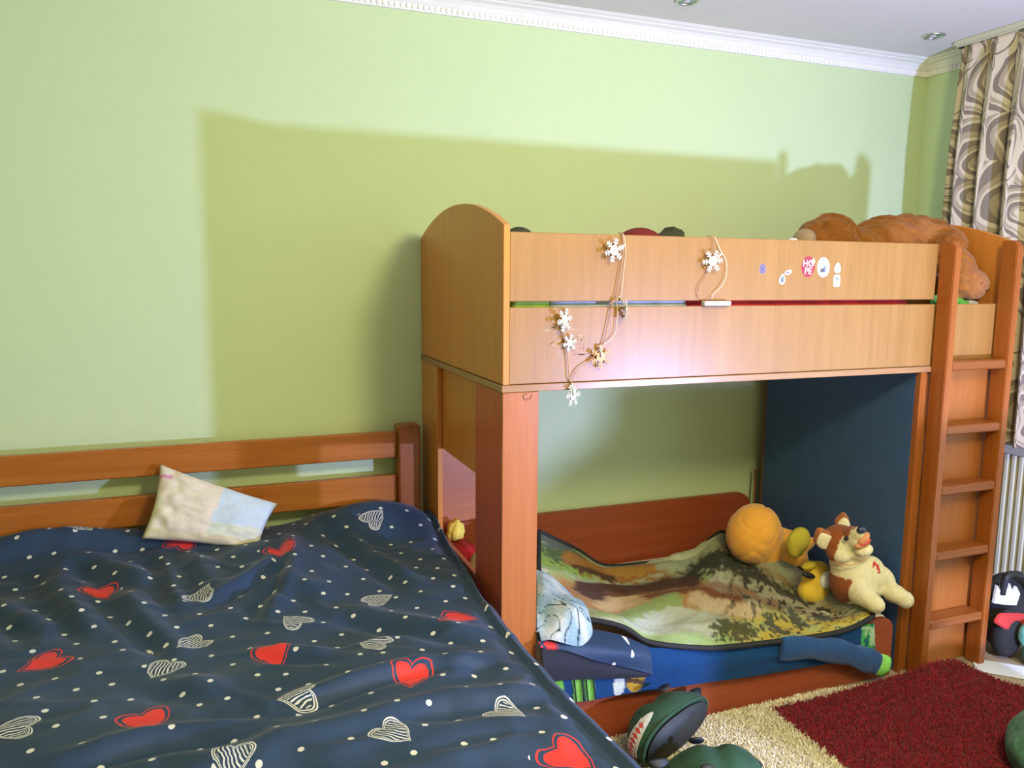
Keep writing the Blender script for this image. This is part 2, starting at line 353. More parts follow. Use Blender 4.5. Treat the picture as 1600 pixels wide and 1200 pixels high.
# lower bed boards
def rounded(x0, x1, z0, z1, r, n=8):
    pts = [(x0, z0), (x0, z1)]
    for i in range(n+1):
        t = math.pi/2*(1-i/n); pts.append((x1-r+r*math.cos(t), z1-r+r*math.sin(t)))
    pts.append((x1, z0)); return pts
bm = bmesh.new(); prism(bm, rounded(.045, 1.612, .04, .486, .085), 'y', -.045, -.024); fin('lower_back_board', bm, 'redx', bunk)
bm = bmesh.new(); prism(bm, rounded(.1145, 1.585, .002, .236, .05), 'y', -W+.001, -W+.021); fin('lower_front_board', bm, 'redx', bunk)
bm = bmesh.new(); bx(bm, 1.627, 1.643, -W+.024, -.10, 0, 1.165)
box('divider_edge', 'pine', bunk, 1.627, 1.643, -W+.002, -W+.0235, 0, 1.165, 0)
bp_ = fin('divider_board', bm, 'blue', bunk); bp_['label'] = 'petrol blue inner board'
box('divider_edge', 'edge', bunk, 1.627, 1.643, -.0998, -.088, 0, 1.165, 0)
M['lback'] = wood('orange_laminate_back', (0.33, 0.10, 0.014), (0.40, 0.135, 0.024), 'z', 0.4)
fb = box('ladder_back_board', 'lback', bunk, 1.6435, 2.022, -W+.012, -W+.030, 0.0, 1.165); fb['label'] = 'upright board behind the ladder'
box('right_side_board', 'lamd', bunk, 2.0225, 2.042, -W+.012, -.006, 0, 1.165)
for i in range(9): box('slat', 'pinex', bunk, .04+i*.17, .12+i*.17, -W+.022, -.046, .135, .155, 0)
# ladder
def rail_bm(x0, x1, z1):
    bm = bmesh.new(); y0, y1 = -1.003, -.9405
    prism(bm, [(y1, .001), (y1, z1), (y0+.018, z1), (y0, z1-.022), (y0, .001)], 'x', x0, x1)
    bmesh.ops.bevel(bm, geom=list(bm.edges), offset=.003, segments=2, affect='EDGES'); return bm
fin('ladder_rail', rail_bm(1.667, 1.701, 1.635), 'pine', bunk); fin('ladder_rail', rail_bm(1.975, 2.009, 1.645), 'pine', bunk)
for zc in (1.192, .955, .728, .475, .205):
    s = box('ladder_step', 'pinestep', bunk, 1.7015, 1.9745, -1.002, -.930+.0, zc-.017, zc+.017, .005)

# stickers on the guard and old glue marks on the rail
def sticker(name, host, cx, cz, w_, h_, fill, shape='oval', rot=0, inner=None, label=None, yy=-W+.004):
    bm = bmesh.new(); lay = bm.loops.layers.float_color.new('col')
    def disc(rx, rz, y, col, n=28, dx=0, dz=0):
        vs = []
        for i in range(n):
            t = 2*math.pi*i/n
            if shape == 'oval': a, b_ = math.cos(t), math.sin(t)
            elif shape == 'box': k = 1/max(abs(math.cos(t)), abs(math.sin(t)), .82); a, b_ = math.cos(t)*k*.9, math.sin(t)*k*.9
            else: a, b_ = math.cos(t)*(1-.35*math.sin(t)), math.sin(t)+.1
            x, z = a*rx, b_*rz; x, z = x*math.cos(rot)-z*math.sin(rot), x*math.sin(rot)+z*math.cos(rot)
            vs.append(bm.verts.new((cx+dx+x, y, cz+dz+z)))
        f = bm.faces.new(vs); 
        for l in f.loops: l[lay] = (*col, 1)
        return f
    f = disc(w_/2, h_/2, yy-.0004, fill)
    if inner:
        for k, (sx, sz, col, dx, dz) in enumerate(inner): disc(w_/2*sx, h_/2*sz, yy-.0006-.0001*k, col, 20, dx, dz)
    bmesh.ops.recalc_face_normals(bm, faces=bm.faces)
    o = fin(name, bm, 'stk', host)
    if label: o['label'] = label
    return o
Wt = (.50, .48, .42)
sticker('sticker', guard, .9, 1.531, .028, .036, (.34, .24, .27), inner=[(.82, .86, (.10, .08, .18), 0, 0), (.66, .70, (.20, .16, .28), 0, 0), (.3, .35, (.11, .09, .2), -.001, 0)], label='purple oval sticker')
sticker('sticker', guard, .981, 1.497, .024, .036, Wt, 'drop', -.1, inner=[(.52, .62, (.15, .20, .22), 0, 0)], label='white and blue grey drop-shaped sticker')
sticker('sticker', guard, 1.004, 1.521, .032, .016, Wt, rot=.3, inner=[(.5, .4, (.25, .18, .30), -.003, -.001)], label='small slanted white and purple sticker')
hope = sticker('sticker', guard, 1.085, 1.540, .056, .070, (.40, .055, .085), inner=[(.93, .94, (.34, .035, .065), 0, 0)], label='pink round sticker lettered HOPE')
hs = sticker('sticker', guard, 1.149, 1.539, .054, .068, Wt, rot=.1, inner=[(.42, .2, (.10, .10, .12), -.002, -.010), (.18, .32, (.16, .2, .26), .006, -.006), (.5, .3, (.38, .42, .42), -.003, .012), (.12, .12, (.3, .3, .34), -.002, .027)], label='white round sticker with dark marks')
sticker('sticker', guard, 1.210, 1.536, .028, .036, Wt, 'drop', 0, inner=[(.35, .16, (.68, .66, .64), 0, .002)], label='small white triangular sticker')
sticker('sticker', guard, 1.210, 1.494, .034, .046, Wt, 'box', 0, inner=[(.5, .55, (.40, .46, .48), 0, .001), (.22, .18, (.14, .22, .30), 0, .008)], label='white square sticker with a pale blue mark')
def text_on(txts, host, m, y):
    dg = None
    bmT = bmesh.new()
    for s, x, z, size in txts:
        cu = bpy.data.curves.new('t', 'FONT'); cu.body = s; cu.size = size; cu.align_x = 'CENTER'; cu.extrude = .0002; cu.offset = .0007
        t = bpy.data.objects.new('t', cu); COL.objects.link(t); dg = bpy.context.evaluated_depsgraph_get()
        me = bpy.data.meshes.new_from_object(t.evaluated_get(dg)); me.transform(Matrix.Translation((x, y, z)) @ Matrix.Rotation(math.pi/2, 4, 'X'))
        bmT.from_mesh(me); bpy.data.objects.remove(t); bpy.data.meshes.remove(me)
    return fin('lettering', bmT, m, host)
text_on([('HO', 1.085, 1.541, .031), ('PE', 1.085, 1.516, .031)], guard, 'stw', -W+.0028)
bm = bmesh.new(); prism(bm, [(1.094, 1.556), (1.106, 1.571), (1.112, 1.556), (1.106, 1.548), (1.099, 1.548)], 'y', -W+.0024, -W+.0032); fin('sticker_motif', bm, 'stw', guard)
bm = bmesh.new(); tube(bm, smoothpts([(.078, -W-.0004, 1.158), (.068, -W-.0004, 1.160), (.064, -W-.0004, 1.150), (.070, -W-.0004, 1.142), (.079, -W-.0004, 1.145)], 4), .0012, 4); fin('pen_mark', bm, 'edge', p)
bm = bmesh.new(); tube(bm, [(.083, -W-.0004, 1.142), (.092, -W-.0004, 1.158)], .0012, 4); fin('pen_mark', bm, 'edge', p)
# torn remains of an old transparent sticker on the side rail
bm = bmesh.new(); lay = bm.loops.layers.float_color.new('col')
for i in range(34):
    x = .135+rng.random()*.13; z = 1.27+rng.random()*.085; a = .004+rng.random()*.012; b2 = .0006+rng.random()*.0012; t = rng.choice([0, 0, 1.5, .6])
    vs = [bm.verts.new((x+p*a*math.cos(t)-q*b2*math.sin(t), -W+.0036, z+p*a*math.sin(t)+q*b2*math.cos(t))) for p, q in ((-1, -1), (1, -1), (1, 1), (-1, 1))]
    f = bm.faces.new(vs)
    for l in f.loops: l[lay] = (.34, .20, .09, 1) if i % 4 else (.50, .40, .30, 1)
bmesh.ops.recalc_face_normals(bm, faces=bm.faces); q = fin('sticker_remains', bm, 'stk', srail); q['kind'] = 'stuff'

# ------------------------------------------------------------------ upper bunk contents
um = box('mattress', 'matt', None, .045, 1.98, -.895, -.04, 1.1885, 1.385, .03); tag(um, 'mattress on the upper bunk, hidden behind the side rail', 'mattress')
def soft_box(name, m, label, cat, x0, x1, y0, y1, z0, z1, amp=.006, seed=0):
    nu, nv = 40, 16
    u, v = np.meshgrid(np.linspace(0, 1, nu), np.linspace(0, 1, nv))
    X = x0+u*(x1-x0); Y = y0+v*(y1-y0)
    e = np.clip(np.minimum(np.minimum(u, 1-u)*nu/4, np.minimum(v, 1-v)*nv/3), 0, 1)**.5
    Zt = z0+(z1-z0)*e+amp*fbm(X, Y, 14, seed, 2)*e; Zt = np.minimum(Zt, z1+amp)
    P = np.stack([X, Y, Zt], -1); me = grid_mesh(name, P)
    o = link(name, me, m, smooth=True); thicken(o, .012, 1); return tag(o, label, cat)
soft_box('folded_cloth', 'grass', 'olive green cloth in the rail gap beside the left end panel', 'cloth', .046, .155, -.912, -.6, 1.388, 1.46, .004, 1)
soft_box('pillow', 'lblue', 'pale blue rumpled pillow in the gap under the guard board', 'pillow', .158, .640, -.912, -.45, 1.388, 1.47, .010, 2)
soft_box('quilt', 'redquilt', 'dark red quilt showing along the gap under the guard board', 'quilt', .644, 1.60, -.912, -.2, 1.388, 1.47, .006, 3)
# small things peeping over the guard board
def pebble(name, m, label, cat, balls, voxel=.008): return tag(blob(name, m, None, balls, voxel, 8), label, cat)
pebble('cap', 'olived', 'dark rounded cloth bundle peeping over the guard near the left end panel', 'cloth', [((.20, -.55, 1.572), (.075, .07, .096)), ((.20, -.55, 1.48), (.10, .10, .085))])
pebble('cushion', 'maroon', 'maroon cushion peeping over the guard board beside the cord of lights', 'cushion', [((.635, -.60, 1.56), (.115, .10, .115)), ((.635, -.60, 1.49), (.14, .13, .07))], .010)
bm = bmesh.new()
prism(bm, [(.69, 1.43), (.70, 1.648), (.728, 1.655), (.754, 1.682), (.775, 1.672), (.800, 1.668), (.808, 1.62), (.82, 1.43)], 'y', -.63, -.57)
bmesh.ops.bevel(bm, geom=list(bm.edges), offset=.006, segments=2, affect='EDGES')
tag(fin('backpack', bm, 'olived', None), 'black and olive pointed bag peeping over the guard beside the maroon cushion', 'bag')
pebble('tissue', 'white', 'crumpled white tissue on the upper bunk beside the grey plush paw', 'tissue', [((1.255, -.62, 1.60), (.035, .03, .045), (0, .5, 0)), ((1.285, -.62, 1.62), (.03, .03, .035)), ((1.26, -.62, 1.50), (.05, .05, .10))], .007)
bagt = thing('plastic_bag', 'green and silver plastic bag under the plush bear by the ladder', 'bag', (1.87, -.86, 1.40))
blob('bag_body', 'gplastic', bagt, [((1.82, -.86, 1.415), (.085, .03, .034), (0, .1, 0)), ((1.87, -.86, 1.408), (.06, .03, .022))], .006, 3, lambda p: .004*noise.noise(p*60))
blob('bag_lining', 'cplastic', bagt, [((1.935, -.86, 1.405), (.045, .028, .022), (0, .2, 0))], .006, 3, lambda p: .004*noise.noise(p*60))

# large plush bear slumped along the upper bunk
def bear_col(co):
    n = fbm(co[:, 0]+co[:, 2]*.7, co[:, 1]+co[:, 2], 7, 3, 3)[:, None]
    base = np.array([.25, .078, .008]); lt = np.array([.37, .138, .020]); c = base+(lt-base)*np.clip(.45+.45*n, 0, 1)
    pale = np.array([.42, .175, .055])
    d = np.linalg.norm((co-np.array([1.965, -.86, 1.48]))/np.array([.10, .10, .075]), axis=1)
    k = np.clip(1.35-d, 0, 1)[:, None]*.75; c = c*(1-k)+pale*k
    d = np.linalg.norm((co-np.array([1.88, -.68, 1.70]))/np.array([.10, .10, .06]), axis=1); k = np.clip(1.3-d, 0, 1)[:, None]*.45; return c*(1-k)+pale*k
def bear_disp(p):
    r = abs(noise.noise(Vector((p.x*9+p.z*12, p.y*6, p.z*5))))
    return -.017*max(0, .22-r)/.22+.004*noise.noise(p*45)
bear = thing('plush_bear', 'large ginger brown plush bear slumped along the upper bunk by the ladder', 'plush toy', (1.7, -.6, 1.40))
blob('body', 'fur', bear, [((1.545, -.52, 1.645), (.125, .13, .118), (0, .2, 0)), ((1.47, -.53, 1.60), (.09, .10, .12)), ((1.60, -.50, 1.52), (.16, .16, .14)), ((1.70, -.52, 1.61), (.16, .15, .105)),
    ((1.80, -.56, 1.66), (.13, .14, .10)), ((1.88, -.60, 1.675), (.105, .13, .092)), ((1.94, -.66, 1.645), (.075, .12, .10)), ((1.80, -.52, 1.52), (.2, .18, .13)),
    ((1.925, -.74, 1.60), (.075, .085, .105), (.3, .25, 0)), ((1.915, -.80, 1.54), (.085, .07, .08)), ((1.93, -.855, 1.483), (.088, .058, .062)), ((1.895, -.86, 1.47), (.06, .05, .055))], .012, 5, bear_disp, bear_col)
blob('paw', 'beige', bear, [((1.40, -.55, 1.650), (.045, .05, .045)), ((1.41, -.54, 1.60), (.05, .05, .06))], .008, 5)['label'] = 'greyish beige paw tip'
bear.children[-1].data.materials[0] = mat('grey_beige_plush', (.36, .26, .16), .95, .15, 50, .5)

# ------------------------------------------------------------------ snowflake fairy lights
fairy = thing('fairy_lights', 'string of white snowflake fairy lights hung over the guard board', 'fairy lights', (.38, -.95, 1.63))
WY = -.9425
def wirep(l): return [(x, WY-.0015, z) for x, z in l]
def cord(name, m, pts, r):
    bm = bmesh.new(); tube(bm, pts, r, 5); return fin(name, bm, m, fairy)
cord('cord', 'wire', smoothpts([(.372, -.925, 1.632)]+wirep([(.375, 1.631), (.38, 1.606), (.379, 1.564), (.372, 1.507), (.361, 1.444), (.357, 1.434), (.348, 1.419), (.339, 1.373), (.323, 1.306), (.311, 1.293), (.284, 1.258), (.242, 1.231), (.223, 1.203), (.217, 1.184)]), 4), .0016)
cord('cord', 'wire', smoothpts(wirep([(.217, 1.190), (.21, 1.203), (.205, 1.261), (.196, 1.299), (.191, 1.337), (.187, 1.366)]), 4), .0016)
cord('cord', 'wire', smoothpts([(.687, -.925, 1.630)]+wirep([(.695, 1.631), (.702, 1.613), (.702, 1.579), (.691, 1.549), (.686, 1.519), (.663, 1.483), (.65, 1.459), (.659, 1.437)]), 4), .0014)
cord('cord', 'wire', wirep([(.335, 1.420), (.345, 1.424), (.357, 1.436), (.368, 1.428)]), .0014)
cord('pale_cord', 'wirew', smoothpts(wirep([(.704, 1.630), (.728, 1.586), (.751, 1.554), (.753, 1.51), (.738, 1.477), (.708, 1.449), (.702, 1.435)]), 4), .0014)
cord('pale_cord', 'wirew', smoothpts(wirep([(.379, 1.63), (.389, 1.583), (.383, 1.507), (.378, 1.44)]), 4), .0012)
cord('pale_cord', 'wirew', smoothpts(wirep([(.380, 1.430), (.372, 1.445), (.362, 1.425), (.366, 1.405), (.360, 1.33), (.318, 1.295)]), 4), .0012)
def flake(c, R, face, rot, tilt=0):
    bm = bmesh.new()
    def arm(a0, a1, wd, t):
        d = (Vector(a1)-Vector(a0)); L = d.length; n = Vector((-d.y, d.x)).normalized()*wd
        pts = [Vector(a0)+n, Vector(a0)-n, Vector(a1)-n*.55, Vector(a1)+n*.55]
        prism(bm, [(p.x, p.y) for p in pts], 'y', -t, t)
    for k in range(6):
        a = k*math.pi/3+rot; u = Vector((math.cos(a), math.sin(a)))
        arm((0, 0), u*R, R*.085, .0012)
        for rr_ in (.5, .76):
            for s in (-1, 1):
                q = Vector((math.cos(a+s*.95), math.sin(a+s*.95)))
                arm(u*R*rr_, u*R*rr_+q*R*.34*(1.15-rr_*.5), R*.06, .0012)
    prism(bm, [(math.cos(t)*R*.42, math.sin(t)*R*.42) for t in np.arange(12)*math.pi/6], 'y', -.0016, .0016)
    bm.transform(Matrix.Translation(c) @ Matrix.Rotation(tilt, 4, 'Z'))
    f = fin('snowflake', bm, face, fairy); return f
flake((.344, WY-.012, 1.580), .036, 'flake', .3, .15); flake((.693, WY-.012, 1.553), .036, 'flake', .1, -.1)
flake((.188, WY-.008, 1.375), .036, 'flake', .2, .5)
f = flake((.311, WY-.006, 1.263), .036, 'tan', .5, .1); f['label'] = 'tan backed snowflake'
flake((.222, WY-.004, 1.150), .036, 'flake', .0, .5); flake((.208, WY-.004, 1.307), .026, 'flake', .25, .2)
f = flake((.386, WY-.018, 1.403), .034, 'flake', .25, 1.15)
for (x, z, dx, dz) in ((.344, 1.58, .038, .016), (.693, 1.553, .036, .024), (.188, 1.375, 0, -.034), (.311, 1.263, -.003, .034), (.222, 1.15, -.006, .036), (.388, 1.403, -.006, .03)):
    bm = bmesh.new(); tube(bm, [(x, WY-.013, z), (x+dx, WY-.006, z+dz)], .0032, 6); fin('bulb_holder', bm, 'flake', fairy)
bt = box('battery_box', 'cplastic', fairy, .668, .770, -.957, -.9365, 1.4135, 1.4285, .003); bt['label'] = 'clear grey battery box'

# ------------------------------------------------------------------ wide low bed on the left
bed = thing('double_bed', 'stained pine bed with a two-rail board along the green wall', 'bed', (-.85, -1.1, 0))
box('headboard_rail', 'pinex', bed, -1.66, -.126, -.098, -.068, .797, .900, .004)
box('headboard_rail', 'pinex', bed, -1.66, -.126, -.098, -.068, .620, .728, .004)
bm = bmesh.new(); bx(bm, -.125, -.038, -.125, -.045, 0, .925, .006); fin('bed_post', bm, 'pine', bed)
bm = bmesh.new(); bx(bm, -1.745, -1.66, -.125, -.045, 0, .925, .006); fin('bed_post', bm, 'pine', bed)
box('side_board', 'pinex', bed, -.064, -.040, -2.04, -.126, .20, .38, .004); box('side_board', 'pinex', bed, -1.735, -1.711, -2.04, -.126, .20, .38, .004)
box('foot_board', 'pinex', bed, -1.71, -.065, -2.06, -2.03, .18, .40, .004)
for x in (-1.745, -.125): bm = bmesh.new(); bx(bm, x, x+.085, -2.12, -2.041, 0, .40, .006); fin('bed_post', bm, 'pine', bed)
bmx = box('mattress', 'matt', None, -1.705, -.075, -2.02, -.13, .30, .525, .03); tag(bmx, 'mattress of the wide pine bed, under the navy duvet', 'mattress')

HW = [(-1.397, -.075), (-1.214, -.115), (-.836, -.634), (-.87, -.934), (-.933, -1.056), (-1.215, -1.252), (-.589, -.882), (-.627, -1.326), (-.252, -.247), (-.317, -.818), (-.395, -1.107), (-.432, -1.559), (-.77, -1.537), (-.167, -1.561)]
HR = [(-1.119, -.516), (-.896, -.21), (-.58, -.425), (-1.216, -.918), (-.649, -1.09), (-.941, -1.325), (-.34, -1.34), (-.113, -1.055), (-.114, -1.747)]
FOLDS = [(-.696, -1.315, -.095, -1.274), (-.731, -1.46, -.073, -1.47), (-.852, -1.517, -.34, -1.529), (-.643, -1.595, -.07, -1.602), (-1.292, -.278, -1.093, -.812), (-1.225, -.243, -.98, -.504), (-.994, -.263, -.867, -.697), (-1.049, -.532, -.892, -.983), (-.914, -.292, -.779, -.655), (-.815, -.667, -.618, -.462), (-1.389, -.483, -1.235, -.719), (-.943, -1.118, -.802, -1.217), (-.707, -1.013, -.485, -1.168), (-.37, -.205, -.216, -.753), (-.504, -1.646, -.064, -1.682), (-.54, -.292, -.628, -.831), (-.647, -.597, -.475, -.766), (-.433, -.855, -.081, -1.141), (-1.088, -1.397, -.701, -1.396), (-.294, -1.373, -.168, -1.284), (-1.5, -.13, -.981, -.16)]
def heart_mat():
    """navy cotton with white dots, red hearts and sketched white hearts, all from attributes measured in metres on the cloth"""
    m, ns, ls, b = newmat('navy_heart_cotton')
    def N(op, *ins, clamp=False):
        n = ns.new('ShaderNodeMath'); n.operation = op; n.use_clamp = clamp
        for i, x in enumerate(ins):
            if isinstance(x, (int, float)): n.inputs[i].default_value = x
            else: ls.new(x, n.inputs[i])
        return n.outputs[0]
    def sep(attr):
        a = ns.new('ShaderNodeAttribute'); a.attribute_name = attr; s = ns.new('ShaderNodeSeparateXYZ'); ls.new(a.outputs['Vector'], s.inputs[0]); return s.outputs
    h = sep('heart'); d = sep('dot')
    # scribble the outline a little
    tc = ns.new('ShaderNodeTexCoord'); nz = ns.new('ShaderNodeTexNoise'); nz.inputs['Scale'].default_value = 28; ls.new(tc.outputs['Object'], nz.inputs['Vector'])
    wob = N('MULTIPLY', N('SUBTRACT', nz.outputs[0], .5), .35)
    x = N('ADD', h[0], wob); y = N('ADD', h[1], N('MULTIPLY', wob, .6))
    ax = N('ABSOLUTE', x)
    yy = N('SUBTRACT', y, N('MULTIPLY', N('POWER', ax, .75), .78))      # heart: x^2 + (1.15 y - .78 |x|^.75)^2 = 1
    r = N('SQRT', N('ADD', N('MULTIPLY', x, x), N('MULTIPLY', N('MULTIPLY', yy, 1.12), N('MULTIPLY', yy, 1.12))))
    inside = N('LESS_THAN', r, .80); ring = N('LESS_THAN', N('ABSOLUTE', N('SUBTRACT', r, 1.0)), .036); ring2 = N('LESS_THAN', N('ABSOLUTE', N('SUBTRACT', r, .88)), .03)
    hatch = N('MULTIPLY', N('LESS_THAN', N('PINGPONG', N('ADD', N('MULTIPLY', x, 1.0), N('MULTIPLY', y, .35)), .105), .040), N('LESS_THAN', r, .80))
    isred = N('GREATER_THAN', h[2], .5)
    redm = N('MULTIPLY', isred, N('MAXIMUM', inside, ring))
    whm = N('MULTIPLY', N('SUBTRACT', 1, isred), N('MAXIMUM', N('MAXIMUM', ring, ring2), hatch))
    dr = N('SQRT', N('ADD', N('MULTIPLY', d[0], d[0]), N('MULTIPLY', d[1], d[1])))
    dm = N('MULTIPLY', N('LESS_THAN', dr, 1.0), N('GREATER_THAN', r, 1.2))
    n1 = ns.new('ShaderNodeTexNoise'); n1.inputs['Scale'].default_value = 3; ls.new(tc.outputs['Object'], n1.inputs['Vector'])
    base = ramp(ns, [(.35, (.015, .037, .078)), (.65, (.020, .047, .106))]); ls.new(n1.outputs[0], base.inputs[0])
    col = base.outputs[0]
    for mask, c in ((N('MAXIMUM', whm, dm), (.66, .66, .62)), (redm, (.68, .035, .03))):
        mx = ns.new('ShaderNodeMix'); mx.data_type = 'RGBA'; ls.new(mask, mx.inputs[0]); ls.new(col, mx.inputs[6]); mx.inputs[7].default_value = (*c, 1); col = mx.outputs[2]
    ls.new(col, b.inputs['Base Color']); b.inputs['Roughness'].default_value = .62; b.inputs['Sheen Weight'].default_value = .12; b.inputs['Sheen Roughness'].default_value = .4; b.inputs['Specular IOR Level'].default_value = .35
    return m
M['hearts'] = heart_mat()
def heart_attrs(me, uv, hearts, seed=1, pitch=.088):
    """per face corner: position relative to the nearest heart and to the nearest dot, uv in metres"""
    r2 = np.random.default_rng(seed)
    nl = len(me.loops); vi = np.empty(nl, int); me.loops.foreach_get('vertex_index', vi)
    fc = np.repeat(np.arange(nl//4), 4); L = uv[vi]; cen = L.reshape(-1, 4, 2).mean(1)
    H = np.array([(a, b_, s, k, th) for a, b_, s, k, th in hearts])
    j = np.argmin(((cen[:, None]-H[None, :, :2])**2).sum(-1), 1)[fc]
    D = L-H[j, :2]; th = H[j, 4]; s = H[j, 2]
    hv = np.stack([(D[:, 0]*np.cos(th)+D[:, 1]*np.sin(th))/s, (-D[:, 0]*np.sin(th)+D[:, 1]*np.cos(th))/s, H[j, 3]], -1)
    a = me.attributes.new('heart', 'FLOAT_VECTOR', 'CORNER'); a.data.foreach_set('vector', hv.astype(np.float32).ravel())
    lo, hi = uv.min(0)-.1, uv.max(0)+.1
    g = []
    for i, x in enumerate(np.arange(lo[0], hi[0], pitch)):
        for k, y in enumerate(np.arange(lo[1], hi[1], pitch)):
            g.append((x+(k % 2)*pitch/2+r2.uniform(-.016, .016), y+r2.uniform(-.016, .016)))
    g = np.array(g); nf = len(cen); jj = np.empty(nf, int)
    for s0 in range(0, nf, 4000): jj[s0:s0+4000] = np.argmin(((cen[s0:s0+4000, None]-g[None])**2).sum(-1), 1)
    E = (L-g[jj[fc]])/.0072
    a = me.attributes.new('dot', 'FLOAT_VECTOR', 'CORNER'); a.data.foreach_set('vector', np.concatenate([E, np.zeros((nl, 1))], 1).astype(np.float32).ravel())

def duvet():
    x0, x1, y0, y1 = -1.72, -.030, -2.14, -.105
    dr = .36                                                   # drop over the open sides
    us = np.arange(x0-dr*.6, x1+dr, .0085); vs = np.arange(y0-dr, y1+.0001, .0085)
    U, V = np.meshgrid(us, vs)
    X = np.clip(U, x0, x1); Y = np.clip(V, y0, y1)
    z = np.full_like(X, .556)
    g = lambda cx, cy, sx, sy, a: a*np.exp(-((X-cx)/sx)**2-((Y-cy)/sy)**2)
    z += g(-.27, -.16, .20, .13, .088)+g(-.12, -.22, .10, .16, .02)+g(-1.35, -.10, .55, .13, .078)+g(-.55, -.35, .22, .2, .035)+g(-1.0, -.25, .3, .12, .01)+g(-1.0, -.95, .55, .25, -.015)+g(-.35, -.95, .2, .2, -.012)
    def wx(x, y): return x+.02*np.sin(y*9+x*5), y+.016*np.sin(x*11+y*3)
    A, B = wx(X, Y)
    for i, (ax, ay, bx_, by) in enumerate(FOLDS):
        dx, dy = bx_-ax, by-ay; L = math.hypot(dx, dy); t = ((A-ax)*dx+(B-ay)*dy)/L; s = (-(A-ax)*dy+(B-ay)*dx)/L
        env = np.clip(t/.12+.3, 0, 1)*np.clip((L-t)/.12+.3, 0, 1); wd = .027+.007*(i % 3); am = .017 if i not in (3, 14) else .010
        z += am*env*(np.exp(-(s/wd)**2)-.75*np.exp(-((s+wd*1.7)/(wd*.8))**2))
    z += .010*fbm(X, Y, 3.0, 1.3, 3)-.020*np.minimum(np.abs(fbm(X*1.0+.7*Y, Y*1.6-.3*X, 3.6, 4.4, 2)), .28)+.004
    r = .045
    ox = np.maximum(U-x1, 0)+np.maximum(x0-U, 0); oy = np.maximum(y0-V, 0); od = np.hypot(ox, oy)
    ang = np.clip(od/r, 0, math.pi/2); outw = r*np.sin(ang)*.9; down = r*(1-np.cos(ang))+np.maximum(od-r*math.pi/2, 0)
    # round the edge inside the sheet so that the top stays where it is
    sx = np.sign(U-X); ux = np.divide(ox, np.maximum(od, 1e-6))*sx; uy = -np.divide(oy, np.maximum(od, 1e-6))
    hang = np.clip((down-.06)/.2, 0, 1)
    rip = (.010+.010*np.sin(Y*23)+.008*np.sin(Y*41+1))*hang
    front = np.clip((-.99-Y)/.1, 0, 1)
    ox2 = np.minimum(outw, .014+.05*front)+np.abs(rip)*np.where(sx > 0, front, 1)
    X2 = X+ux*ox2; Y2 = Y+uy*(outw+np.abs(rip)); Z2 = z-down
    k_ = np.clip((X+.9)/.8, 0, 1); X2 = X2-k_*(-.012+.062*np.clip((-.25-Y)/.8, 0, 1)-.03*np.clip((-1.5-Y)/.35, 0, 1))
    edge = np.clip((x1-X)/.06, 0, 1); Z2 -= .018*(1-edge)**2*(od == 0)
    # lift over the board of the headboard side, stay above the mattress
    P = np.stack([X2, Y2, np.maximum(Z2, .06)], -1)
    me = grid_mesh('duvet', P); uv = np.stack([U, V], -1).reshape(-1, 2)
    hearts = []
    for k, (a, b_) in enumerate(HW): hearts.append((a, b_, .043, 0, rng.uniform(-2.8, 2.8)))
    for k, (a, b_) in enumerate(HR): hearts.append((a, b_, .053, 1, (.4, 2.6, .5, -1.0, .2, .35, -.3, 1.2, .5)[k]))
    for a, b_ in ((-1.5, -.5), (-1.52, -.9), (-1.5, -1.3), (-1.3, -1.7), (-.9, -1.9), (-.4, -1.95), (0.15, -1.3), (.15, -.6), (-1.5, -1.75)): hearts.append((a, b_, .05, 0, .4))
    heart_attrs(me, uv, hearts)
    o = link('duvet', me, 'hearts', smooth=True); return tag(o, 'navy duvet with red hearts and white dots spread rumpled over the wide bed', 'duvet')
dv = duvet(); thicken(dv, .006, -1)

# patchwork pillow leaning on the rails
def pillow_mesh(name, m, corners, thick, n=44, label='', cat='pillow', col=None):
    TL, TR, BR, BL = [np.array(c, float) for c in corners]
    u, v = np.meshgrid(np.linspace(-1, 1, n), np.linspace(-1, 1, n))
    pin = 1-.07*(1-v**2)*u**8; pin2 = 1-.07*(1-u**2)*v**8
    a = ((u*pin+1)/2)[..., None]; b_ = ((v*pin2+1)/2)[..., None]
    base = (BL*(1-a)+BR*a)*(1-b_)+(TL*(1-a)+TR*a)*b_
    nrm = np.cross(TR-TL, TL-BL); nrm /= np.linalg.norm(nrm)
    h = thick*np.sqrt(np.clip((1-u**2)*(1-v**2), 0, 1))**.8
    wr = .007*fbm(u*2, v*2, 1.7, 9, 3)*np.clip(h/thick*3, 0, 1)+.006*np.exp(-((u+.62)/.06)**2)*np.sin(v*9)
    F_ = base+nrm*(h/2+wr)[..., None]; B_ = base-nrm*(h/2)[..., None]
    bm = bmesh.new(); me1 = grid_mesh('a', F_); me2 = grid_mesh('b', B_[:, ::-1]); 
    me1.flip_normals(); me2.flip_normals()
    bm.from_mesh(me1); bm.from_mesh(me2); bmesh.ops.remove_doubles(bm, verts=bm.verts, dist=1e-5); bmesh.ops.recalc_face_normals(bm, faces=bm.faces)
    me = bpy.data.meshes.new(name); bm.to_mesh(me); bm.free()
    if col: paint(me, lambda co: col(co, TL, TR, BL))
    return tag(link(name, me, m, smooth=True), label, cat)
